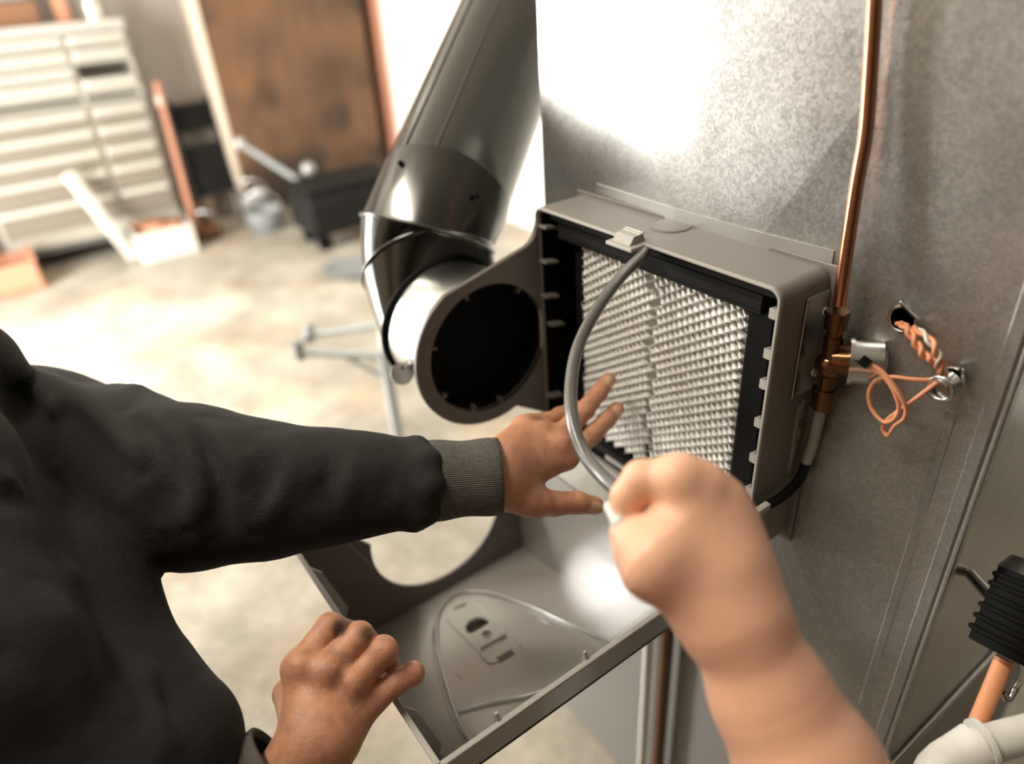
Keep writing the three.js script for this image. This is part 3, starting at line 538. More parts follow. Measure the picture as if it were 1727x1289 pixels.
{
  const W = (l) => l.map(([a, b, z]) => onZ(a, b, z));
  const mk = (l, lab) => single('control_wire', tubeOf(W(l), 0.0021, 140, 8), M.wire, lab, 'wire');
  mk([[1466, 616, 0.055], [1478, 620, 0.053], [1500, 640, 0.05], [1520, 670, 0.045], [1528, 690, 0.04], [1525, 705, 0.036], [1510, 717, 0.034], [1496, 735, 0.03], [1489, 725, 0.03], [1495, 710, 0.032], [1520, 690, 0.03], [1550, 668, 0.027], [1580, 645, 0.02], [1592, 634, 0.012]], 'orange wire that loops low and crosses back to the clip');
  mk([[1466, 618, 0.055], [1490, 634, 0.05], [1508, 660, 0.046], [1516, 690, 0.04], [1506, 708, 0.036], [1490, 712, 0.034], [1470, 690, 0.034], [1465, 665, 0.035], [1475, 645, 0.035], [1500, 636, 0.034], [1540, 640, 0.028], [1570, 640, 0.02], [1592, 630, 0.012]], 'orange wire making the wide round loop beside the valve');
  const t = thing('wire_pair', 'twisted orange and white wire pair leaving the punched hole', 'wire', null, onZ(1520, 546, 0.01));
  const base = W([[1516, 545, 0.006], [1530, 555, 0.02], [1545, 580, 0.026], [1562, 602, 0.026], [1580, 612, 0.022], [1588, 626, 0.016], [1600, 640, 0.008]]);
  const base2 = W([[1538, 552, 0.012], [1555, 562, 0.024], [1572, 580, 0.03], [1582, 600, 0.028], [1586, 615, 0.022], [1592, 630, 0.014]]);
  const tw = (pts, ph, amp, turns) => { const c = new THREE.CatmullRomCurve3(pts), o = []; for (let k = 0; k <= 60; k++) { const f = k / 60, p = c.getPoint(f), a = f * turns * 6.283 + ph; o.push(p.add(v3(Math.cos(a) * amp, Math.cos(a) * amp * 0.6, Math.sin(a) * amp))); } return o; };
  part('orange_strand', tubeOf(tw(base, 0, 0.0021, 4), 0.0022, 160, 8), M.wire, t); part('orange_strand', tubeOf(tw(base, 3.14, 0.0021, 4), 0.0022, 160, 8), M.wire, t);
  part('orange_strand', tubeOf(tw(base2, 0, 0.002, 2.5), 0.0022, 140, 8), M.wire, t); part('white_strand', tubeOf(tw(base2, 3.14, 0.002, 2.5), 0.0017, 140, 8), M.wireWhite, t, 'white strand');
  const c = onZ(1600, 648, 0.012); single('wire_clip', mergeGeometries([orient(new THREE.CylinderGeometry(0.011, 0.011, 0.016, 20), c.clone().add(v3(0, 0, -0.006)), c.clone().add(v3(-0.004, -0.004, 0.008))), new THREE.TorusGeometry(0.011, 0.0025, 8, 24).translate(c.x - 0.003, c.y - 0.003, 0.02)]), M.steel, 'round metal wire clamp where the orange wires meet', 'clamp');
}
// ------------------------------------------------------------------ fittings at the right, beside the plenum corner
{
  const d = dep(1738, 1035, 0.70), t = thing('control_motor', 'black ribbed control motor with steel cap beside the plenum corner', 'motor', null, d.clone());
  const up = AY.clone().multiplyScalar(-0.9).addScaledVector(AX, 0.42).normalize(), P = (h) => d.clone().addScaledVector(up, h), R = 0.040;
  part('ribbed_body', [cyl(P(-0.048), P(0.03), R - 0.003, R - 0.001, 36), ...[-0.036, -0.024, -0.012, 0, 0.012, 0.022].map((h) => new THREE.TorusGeometry(R - 0.001, 0.0028, 8, 44).rotateX(Math.PI / 2).applyQuaternion(new THREE.Quaternion().setFromUnitVectors(v3(0, 1, 0), up)).translate(P(h).x, P(h).y, P(h).z))], M.black, t);
  part('steel_cap', [cyl(P(0.03), P(0.046), R + 0.001, R - 0.006, 36), cyl(P(0.046), P(0.066), 0.02, 0.016, 24)], M.steel, t);
  { const q = P(-0.02), w = v3(PX1 + 0.003, q.y - 0.01, q.z - 0.05); part('mount_arm', [cyl(q, w, 0.006)], M.steel, t); }
  const o1 = dep(1694, 1112, 0.70), o2 = dep(1650, 1218, 0.70), o3 = o2.clone().add(o2.clone().sub(o1).multiplyScalar(0.25));
  single('orange_tube', mergeGeometries([cyl(o1, o3, 0.0085, 0.0085, 20), cyl(o1.clone().lerp(o3, 0.94), o3, 0.0095, 0.0095, 20)]), M.orange, 'orange rubber tube below the black control motor', 'tube');
  const w1 = dep(1590, 1300, 0.66), w2 = dep(1652, 1258, 0.66), w3 = dep(1740, 1236, 0.66), w4 = w3.clone().add(w3.clone().sub(w2));
  const p = thing('drain_elbow', 'white plastic drain pipe with wide elbow fitting at the plenum foot', 'pipe', null, w2.clone());
  part('elbow_fitting', [tubeOf([v3(w1.x, 0.004, w1.z), v3(w1.x, w1.y * 0.5, w1.z), w1.clone().add(v3(0, -0.05, 0)), w1, w1.clone().lerp(w2, 0.6), w2], 0.0215, 80, 24), cyl(w2, w2.clone().lerp(w3, 0.10), 0.0232, 0.0232, 28)], M.pvc, p);
  part('pipe_run', tubeOf([w2.clone().lerp(w1, 0.1), w2.clone().lerp(w3, 0.5), w3, w4, w4.clone().add(v3(0.10, -0.03, -0.14)), v3(w4.x + 0.16, w4.y - 0.2, w4.z - 0.2), v3(w4.x + 0.16, 0.004, w4.z - 0.2)], 0.0165, 100, 24), M.pvc, p);
  const h1 = dep(1714, 1160, 0.74), h2 = dep(1698, 1182, 0.74);
  single('cable_hook', tubeOf([P(-0.03), h1.clone().add(v3(0, 0.02, 0)), h1, h2, h2.clone().add(v3(-0.006, 0.006, 0))], 0.0035, 30, 8), M.chrome, 'small bright wire hook behind the orange tube', 'hook');
}

// ------------------------------------------------------------------ background: tool chest, sliding door, clutter
const CHX = -4.9;
{
  const z1 = onX(203, 30, CHX).z, z0 = z1 + 1.02, top = onX(203, 32, CHX).y;   // right end, left end (out of frame), top
  const t = thing('tool_chest', 'large silver tool chest with two columns of drawers', 'tool chest', null, v3(CHX - 0.22, 0, (z0 + z1) / 2));
  const mid = onX(150, 60, CHX).y, split = top - 0.44;
  part('upper_case', [rbox(CHX - 0.38, CHX - 0.36, split, top, z1, z0, 0.004), rbox(CHX - 0.38, CHX - 0.004, split, split + 0.018, z1, z0, 0.004), rbox(CHX - 0.38, CHX - 0.004, top - 0.02, top, z1, z0, 0.004), rbox(CHX - 0.38, CHX - 0.004, split, top, z1, z1 + 0.014, 0.004), rbox(CHX - 0.38, CHX - 0.004, split, top, z0 - 0.014, z0, 0.004), rbox(CHX - 0.38, CHX - 0.01, split, top, z1 + 0.322, z1 + 0.338, 0.004)], M.chest, t);
  part('lower_case', rbox(CHX - 0.38, CHX - 0.022, 0.14, split - 0.01, z1 - 0.01, z0 + 0.01, 0.01), M.chest, t);
  part('lid_edge', rbox(CHX - 0.38, CHX + 0.004, top - 0.05, top + 0.004, z1 - 0.008, z0 + 0.008, 0.008), M.trim, t);
  const zc = z1 + 0.33;
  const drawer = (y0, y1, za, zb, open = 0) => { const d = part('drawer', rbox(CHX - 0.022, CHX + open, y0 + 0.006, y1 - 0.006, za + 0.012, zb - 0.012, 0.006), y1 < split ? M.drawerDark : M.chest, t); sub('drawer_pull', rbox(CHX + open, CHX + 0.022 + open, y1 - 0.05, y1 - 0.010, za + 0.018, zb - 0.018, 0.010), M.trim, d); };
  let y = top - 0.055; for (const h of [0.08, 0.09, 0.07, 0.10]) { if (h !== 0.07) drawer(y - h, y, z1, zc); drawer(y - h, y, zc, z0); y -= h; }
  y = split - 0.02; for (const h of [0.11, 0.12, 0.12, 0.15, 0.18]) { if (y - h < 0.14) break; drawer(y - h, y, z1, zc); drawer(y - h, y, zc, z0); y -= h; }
  part('kick_panel', rbox(CHX - 0.36, CHX - 0.04, 0.10, 0.145, z1 + 0.01, z0 - 0.01, 0.004), M.chestDark, t);
  for (const zz of [z1 + 0.06, z0 - 0.06]) for (const xx of [CHX - 0.30, CHX - 0.06]) part('caster', cyl(v3(xx, 0.055, zz - 0.02), v3(xx, 0.055, zz + 0.02), 0.055, 0.055, 20), M.chestDark, t);
  // things on the chest
  const P = (px, x = CHX - 0.15) => onX(px, 30, x).z;
  const s1 = P(108), s2 = P(60), s3 = P(20), s4 = P(160);
  single('orange_level', rbox(CHX - 0.19, CHX - 0.14, top + 0.005, top + 0.42, s1 - 0.035, s1 + 0.035, 0.005), M.postPink, 'upright orange tool case standing on the tool chest', 'tool');
  single('wooden_box', rbox(CHX - 0.3, CHX - 0.1, top + 0.005, top + 0.13, s2 - 0.02, s2 + 0.28, 0.008), M.rust, 'low brown wooden box on top of the tool chest', 'box');
  { const q = thing('spray_can', 'short pale can on the right end of the tool chest', 'can', null, v3(CHX - 0.15, top + 0.005, s4)); part('can_body', cyl(v3(CHX - 0.15, top + 0.005, s4), v3(CHX - 0.15, top + 0.10, s4), 0.05, 0.05, 24), M.trim, q); part('can_cap', cyl(v3(CHX - 0.15, top + 0.10, s4), v3(CHX - 0.15, top + 0.135, s4), 0.035, 0.03, 24), M.pinkBin, q); }
  { const q = thing('tool_tray', 'grey tray lying on the wooden box', 'tray', null, v3(CHX - 0.2, top + 0.135, s2 + 0.13)); part('tray_body', rbox(CHX - 0.29, CHX - 0.11, top + 0.136, top + 0.19, s2, s2 + 0.25, 0.02), M.greyBin, q); part('tray_rim', rbox(CHX - 0.30, CHX - 0.10, top + 0.185, top + 0.197, s2 - 0.01, s2 + 0.26, 0.006), M.chest, q); }
}
{ // sliding plywood door on a pale frame post, and posts up to the white wall
  const dz0 = -0.76, dz1 = -2.0, X = RX0;
  const m = struct('door_1', rbox(X + 0.15, X + 0.19, 0.02, 2.3, dz1 + 0.09, dz0, 0.006), M.plywood, 'brown plywood sliding door at the back of the garage', 'door');
  const rail = shade(new THREE.Mesh(rbox(X + 0.0, X + 0.2, 2.3, 2.36, dz1 - 0.03, dz0 + 0.6, 0.004), M.steel)); rail.name = 'door_rail'; m.add(rail);
  struct('trim_1', rbox(X + 0.01, X + 0.2, 0, RH, dz0 + 0.0, dz0 + 0.055, 0.006), M.postPale, 'pale upright post at the left of the plywood door', 'trim');
  struct('trim_2', rbox(X + 0.01, X + 0.20, 0, RH, RZ0, RZ0 + 0.05, 0.004), M.postPink, 'reddish timber post in the corner of the white wall', 'trim');
}
{
  const g = (px, py) => onY(px, py, 0);
  { // long orange level leaning in the corner beside the chest
    const a = onX(316, 345, -4.78), b = onX(262, 138, -4.95); a.y = 0.008;
    const t = thing('spirit_level', 'long orange level leaning beside the tool chest', 'level', null, a.clone());
    part('level_body', orient(new RoundedBoxGeometry(0.045, a.distanceTo(b), 0.028, 2, 0.004), a, b), M.postPink, t);
    part('end_cap', orient(new RoundedBoxGeometry(0.05, 0.06, 0.034, 2, 0.004), b.clone().lerp(a, 0.09), b.clone().lerp(a, 0.13)), M.pinkBin, t);
  }
  { // white box full of orange pieces
    const c = onX(275, 400, -4.70), w = 0.17, d = 0.13, h = 0.19, t = thing('storage_tub', 'white open tub of orange scraps beside the tool chest', 'tub', null, v3(c.x, 0, c.z));
    const taper = (x) => x, wall = [];
    for (const s of [-1, 1]) { wall.push(rbox(c.x - d, c.x + d, 0.002, h, c.z + s * w - 0.008, c.z + s * w + 0.008, 0.004)); wall.push(rbox(c.x + s * d - 0.008, c.x + s * d + 0.008, 0.002, h, c.z - w, c.z + w, 0.004)); }
    part('tub_wall', wall, M.whiteBox, t); part('tub_base', rbox(c.x - d, c.x + d, 0.001, 0.02, c.z - w, c.z + w, 0.004), M.whiteBox, t);
    for (let k = 0; k < 5; k++) { const s = single('orange_scrap', new RoundedBoxGeometry(0.11, 0.05, 0.13, 2, 0.015).rotateY(rr(0, 3)).rotateZ(rr(-0.4, 0.4)).translate(c.x + (k % 2 ? 0.04 : -0.04), 0.16 + 0.012 * k, c.z - 0.1 + 0.05 * k), k % 2 ? M.postPink : M.rust, k % 2 ? 'orange scrap piled in the white tub' : 'dark brown scrap piled in the white tub', 'scrap', 'scraps in the white tub'); }
    single('metal_chute', orient(new RoundedBoxGeometry(0.03, 0.62, 0.07, 2, 0.01), v3(c.x + 0.05, 0.03, c.z + w + 0.04), v3(c.x - 0.09, 0.58, c.z + w + 0.22)), M.trim, 'pale metal strip leaning from the tub against the drawers', 'strip');
  }
  const jar = (name, px, py, r, h, mat, lab, cat) => { const c = g(px, py), t = thing(name, lab, cat, null, v3(c.x, 0, c.z)); part('body', lathe([[0, 0.001], [r * 0.9, 0.001], [r, h * 0.9], [r * 0.97, h * 0.9], [r * 0.86, 0.012], [0, 0.012]], 28).translate(c.x, 0, c.z), mat, t); part('rim', new THREE.TorusGeometry(r, 0.008, 8, 32).rotateX(Math.PI / 2).translate(c.x, h * 0.9, c.z), mat, t); part('handle', new THREE.TorusGeometry(r, 0.005, 6, 24, Math.PI).rotateY(1).translate(c.x, h * 0.9, c.z), M.steel, t); return t; };
  jar('pail', 347, 372, 0.10, 0.2, M.pinkBin, 'tan pail on the floor between white tub and post', 'bucket');
  jar('pail', 352, 402, 0.10, 0.1, M.rust, 'low brown pan on the floor in front of the tan pail', 'pan');
  jar('pail', 452, 385, 0.13, 0.15, M.greyBin, 'low grey bucket in front of the plywood door', 'bucket');
  jar('pail', 436, 368, 0.105, 0.2, M.furnace, 'pale grey bucket against the plywood door', 'bucket');
  { // black folded chair shape leaning by the post
    const c = g(330, 350); c.x = -5.17; c.z = -0.56; const t = thing('folded_chair', 'black folded chair leaning on the grey wall by the post', 'chair', null, v3(c.x, 0, c.z));
    for (const s of [-0.13, 0.13]) part('leg', cyl(v3(c.x + 0.12, 0.012, c.z + s), v3(c.x - 0.05, 0.85, c.z + s), 0.012), M.black, t);
    part('seat', orient(new RoundedBoxGeometry(0.03, 0.34, 0.26, 2, 0.01), v3(c.x + 0.07, 0.22, c.z), v3(c.x + 0.01, 0.55, c.z)), M.blackSoft, t);
    part('backrest', orient(new RoundedBoxGeometry(0.02, 0.18, 0.26, 2, 0.01), v3(c.x - 0.01, 0.64, c.z), v3(c.x - 0.045, 0.82, c.z)), M.blackSoft, t);
  }
  { // black floor cart with a long handle
    const c = g(575, 405), y = 0.1, t = thing('floor_cart', 'low black floor cart with a long slanting handle', 'cart', null, v3(c.x, 0, c.z));
    part('cart_body', rbox(c.x - 0.2, c.x + 0.17, y, y + 0.26, c.z - 0.42, c.z + 0.24, 0.05, 3), M.blackSoft, t);
    part('cart_lid', rbox(c.x - 0.2, c.x + 0.16, y + 0.262, y + 0.31, c.z - 0.40, c.z + 0.22, 0.02), M.blackSoft, t);
    const a = onX(560, 340, c.x), b = onX(405, 242, c.x - 0.45), d = onX(520, 285, c.x - 0.2);
    part('handle', cyl(a, b, 0.018), M.greyBin, t); part('grip', ball(b, 0.04), M.furnace, t); part('knob', ball(d, 0.045), M.furnace, t);
    for (const s of [-0.3, 0.15]) for (const q of [-0.14, 0.12]) part('wheel', cyl(v3(c.x + q - 0.015, 0.05, c.z + s), v3(c.x + q + 0.015, 0.05, c.z + s), 0.05, 0.05, 18), M.black, t);
  }
  { // dark round mat on the floor
    const c = g(600, 455); single('floor_pan', lathe([[0, 0.001], [0.16, 0.001], [0.19, 0.03], [0.18, 0.03], [0.15, 0.012], [0, 0.012]], 32).translate(c.x, 0, c.z), M.greyBin, 'dark round drip pan lying on the open floor', 'pan');
  }
  { // orange crates at the left of the chest
    for (const [px, py, w, h, lab] of [[10, 448, 0.14, 0.22, 'wide orange plastic crate standing beside the tool chest'], [2, 400, 0.12, 0.42, 'taller orange brown crate behind the wide orange crate']]) {
      const c = g(px, py); if (h > 0.3) { c.x = -5.1; c.z = onX(px, py, -5.1).z + 0.30; } else { c.x = -4.72; c.z = onX(px, 430, -4.72).z + 0.02; }
      const t = thing('crate', lab, 'crate', null, v3(c.x, 0, c.z));
      for (const s of [-1, 1]) { part('side', rbox(c.x - w, c.x + w, 0.001, h, c.z + s * w - 0.01, c.z + s * w + 0.01, 0.004), M.postPink, t); part('end', rbox(c.x + s * w - 0.01, c.x + s * w + 0.01, 0.03, h - 0.04, c.z - w, c.z + w, 0.004), h > 0.3 ? M.rust : M.postPink, t); }
      part('bottom', rbox(c.x - w, c.x + w, 0.001, 0.02, c.z - w, c.z + w, 0.004), M.postPink, t);
    }
  }
  { // metal work stand between duct and sleeve
    const b = onY(678, 805, 0), p = onX(648, 600, b.x), t = thing('work_stand', 'grey tubular work stand with rubber tipped arms on the floor', 'stand', null, v3(p.x, 0, p.z));
    const col = std([0.42, 0.45, 0.45], { roughness: 0.4, metalness: 0.3 });
    part('post', cyl(v3(p.x, 0.05, p.z), v3(p.x, p.y + 0.02, p.z), 0.019), col, t);
    const dp = p.clone().sub(CAM).dot(AZ), e1 = dep(505, 594, dp), e2 = dep(522, 566, dp * 1.05), j2 = dep(645, 548, dp * 1.03);
    part('arm', cyl(p, e1, 0.013), col, t); part('arm', cyl(j2, e2, 0.011), col, t); part('cross_bar', cyl(p, j2, 0.013), col, t);
    part('brace', cyl(v3(p.x, p.y - 0.09, p.z), p.clone().lerp(e1, 0.5), 0.008), col, t);
    part('rubber_tip', cyl(e1.clone().add(v3(0, -0.022, 0)), e1.clone().add(v3(0, 0.035, 0)), 0.018), M.greyBin, t); part('rubber_tip', cyl(e2.clone().add(v3(0.02, -0.005, 0.01)), e2.clone().add(v3(-0.02, 0.02, -0.01)), 0.018), M.greyBin, t);
    for (const a of [0.4, 2.5, 4.6]) part('foot', cyl(v3(p.x, 0.06, p.z), v3(p.x + 0.13 * Math.cos(a), 0.012, p.z + 0.13 * Math.sin(a)), 0.010), col, t);
  }
}

// ------------------------------------------------------------------ people: signed distance bodies meshed with surface nets
const smin = (a, b, k) => { const h = Math.max(k - Math.abs(a - b), 0) / k; return Math.min(a, b) - h * h * k * 0.25; };
function capsule(a, b, ra, rb) {
  const ax = a.x, ay = a.y, az = a.z, dx = b.x - ax, dy = b.y - ay, dz = b.z - az, l2 = dx * dx + dy * dy + dz * dz || 1e-9;
  return (x, y, z) => { const px = x - ax, py = y - ay, pz = z - az; let t = (px * dx + py * dy + pz * dz) / l2; t = t < 0 ? 0 : t > 1 ? 1 : t; const qx = px - dx * t, qy = py - dy * t, qz = pz - dz * t; return Math.sqrt(qx * qx + qy * qy + qz * qz) - (ra + (rb - ra) * t); };
}
function chain(pts, k) {   // pts: [Vector3, radius]
  const fs = []; for (let i = 0; i < pts.length - 1; i++) fs.push(capsule(pts[i][0], pts[i + 1][0], pts[i][1], pts[i + 1][1]));
  return (x, y, z) => { let d = fs[0](x, y, z); for (let i = 1; i < fs.length; i++) d = smin(d, fs[i](x, y, z), k); return d; };
}
const blend = (fs, k) => (x, y, z) => { let d = fs[0](x, y, z); for (let i = 1; i < fs.length; i++) d = smin(d, fs[i](x, y, z), k); return d; };
function surfaceNet(f, lo, hi, h) {
  const nx = Math.ceil((hi.x - lo.x) / h) + 1, ny = Math.ceil((hi.y - lo.y) / h) + 1, nz = Math.ceil((hi.z - lo.z) / h) + 1, val = new Float32Array(nx * ny * nz);
  const at = (i, j, k) => (k * ny + j) * nx + i;
  for (let k = 0; k < nz; k++) for (let j = 0; j < ny; j++) for (let i = 0; i < nx; i++) val[at(i, j, k)] = f(lo.x + i * h, lo.y + j * h, lo.z + k * h);
  const vid = new Int32Array(nx * ny * nz).fill(-1), pos = [], E = [[0, 1], [2, 3], [4, 5], [6, 7], [0, 2], [1, 3], [4, 6], [5, 7], [0, 4], [1, 5], [2, 6], [3, 7]];
  for (let k = 0; k < nz - 1; k++) for (let j = 0; j < ny - 1; j++) for (let i = 0; i < nx - 1; i++) {
    const c = []; let m = 0; for (let q = 0; q < 8; q++) { const v = val[at(i + (q & 1), j + (q >> 1 & 1), k + (q >> 2))]; c.push(v); if (v < 0) m |= 1 << q; }
    if (m === 0 || m === 255) continue;
    let sx = 0, sy = 0, sz = 0, n = 0;
    for (const [a, b] of E) if ((m >> a & 1) !== (m >> b & 1)) { const t = c[a] / (c[a] - c[b]); sx += (a & 1) + ((b & 1) - (a & 1)) * t; sy += (a >> 1 & 1) + ((b >> 1 & 1) - (a >> 1 & 1)) * t; sz += (a >> 2) + ((b >> 2) - (a >> 2)) * t; n++; }
    vid[at(i, j, k)] = pos.length / 3; pos.push(lo.x + (i + sx / n) * h, lo.y + (j + sy / n) * h, lo.z + (k + sz / n) * h);
  }
  const idx = [], quad = (a, b, c, d, flip) => { if (a < 0 || b < 0 || c < 0 || d < 0) return; flip ? idx.push(a, c, b, a, d, c) : idx.push(a, b, c, a, c, d); };
  for (let k = 1; k < nz - 1; k++) for (let j = 1; j < ny - 1; j++) for (let i = 1; i < nx - 1; i++) {
    const s = val[at(i, j, k)] < 0;
    if (s !== val[at(i + 1, j, k)] < 0) quad(vid[at(i, j - 1, k - 1)], vid[at(i, j, k - 1)], vid[at(i, j, k)], vid[at(i, j - 1, k)], !s);
    if (s !== val[at(i, j + 1, k)] < 0) quad(vid[at(i - 1, j, k - 1)], vid[at(i - 1, j, k)], vid[at(i, j, k)], vid[at(i, j, k - 1)], !s);
    if (s !== val[at(i, j, k + 1)] < 0) quad(vid[at(i - 1, j - 1, k)], vid[at(i, j - 1, k)], vid[at(i, j, k)], vid[at(i - 1, j, k)], !s);
  }
  const nrm = [], e = h * 0.5;
  for (let q = 0; q < pos.length; q += 3) {
    let x = pos[q], y = pos[q + 1], z = pos[q + 2];
    let gx = f(x + e, y, z) - f(x - e, y, z), gy = f(x, y + e, z) - f(x, y - e, z), gz = f(x, y, z + e) - f(x, y, z - e); const l = Math.hypot(gx, gy, gz) || 1; gx /= l; gy /= l; gz /= l;
    const d = Math.max(-h, Math.min(h, f(x, y, z))) * 0.8; pos[q] -= gx * d; pos[q + 1] -= gy * d; pos[q + 2] -= gz * d; nrm.push(gx, gy, gz);
  }
  const g = new THREE.BufferGeometry(); g.setAttribute('position', new THREE.Float32BufferAttribute(pos, 3)); g.setAttribute('normal', new THREE.Float32BufferAttribute(nrm, 3)); g.setIndex(idx); return g;
}
const bounds = (pts, pad) => { const b = new THREE.Box3().setFromPoints(pts); b.expandByScalar(pad); return b; };
const J = (l) => l.map(([px, py, d, r]) => [dep(px, py, d), r]);
// a hand: palm bones, finger chains (kept apart from one another), small knuckle bumps
function makeHand(o) {
  const palm = blend(o.palm.map((c) => chain(J(c), 0.012)), o.palmK ?? 0.02), fingers = o.fingers.map((c) => chain(J(c), 0.004)), bumps = (o.bumps ?? []).map(([px, py, d, r]) => { const p = dep(px, py, d); return capsule(p, p.clone().add(v3(0.0004, 0, 0)), r, r); });
  const base = bumps.length ? blend([palm, ...bumps], 0.012) : palm;
  const f = (x, y, z) => { const p = base(x, y, z); let d = p; for (const q of fingers) d = Math.min(d, smin(p, q(x, y, z), o.webK ?? 0.009)); return d; };
  const pts = [...o.palm, ...o.fingers].flat().map(([px, py, d]) => dep(px, py, d)), b = bounds(pts, o.pad ?? 0.045);
  const g = surfaceNet(f, b.min, b.max, o.cell ?? 0.0026);
  // skin tone: pigment mottling, ruddier finger ends and knuckles, pale nails
  const p = g.attributes.position, n = g.attributes.normal, col = new Float32Array(p.count * 3), [r0, g0, b0] = o.tone, nails = (o.nails ?? []).map(([px, py, d, r]) => [dep(px, py, d), r]), darkSpots = (o.darkSpots ?? []).map(([px, py, d, r]) => [dep(px, py, d), r]);
  const q = v3(0, 0, 0);
  for (let i = 0; i < p.count; i++) {
    q.fromBufferAttribute(p, i);
    const m = 1 + (o.mottle ?? 0.25) * (fbm(q.x * 120, q.y * 120, q.z * 120, 3) - 0.5) + 0.1 * (fbm(q.x * 30, q.y * 30, q.z * 30, 2) - 0.5);
    let c = [r0 * m, g0 * m, b0 * m];
    for (const [np, nr] of nails) if (q.distanceTo(np) < nr) c = [r0 * 1.35, g0 * 1.7, b0 * 1.9];
    for (const [np, nr] of darkSpots) { const k = Math.max(0, 1 - q.distanceTo(np) / nr) * (0.5 + fbm(q.x * 200, q.y * 200, q.z * 200, 2)); if (k > 0) { const e = Math.min(1, k * 1.6); c = c.map((v, s) => v + ([0.03, 0.024, 0.018][s] - v) * e * 0.85); } }  // mixes dark brown into the skin in small round spots
    col.set(c, i * 3);
  }
  g.setAttribute('color', new THREE.BufferAttribute(col, 3));
  return boxUV(g);
}
function cloth(f, pts, pad, cell) { const b = bounds(pts, pad); return boxUV(surfaceNet(f, b.min, b.max, cell)); }

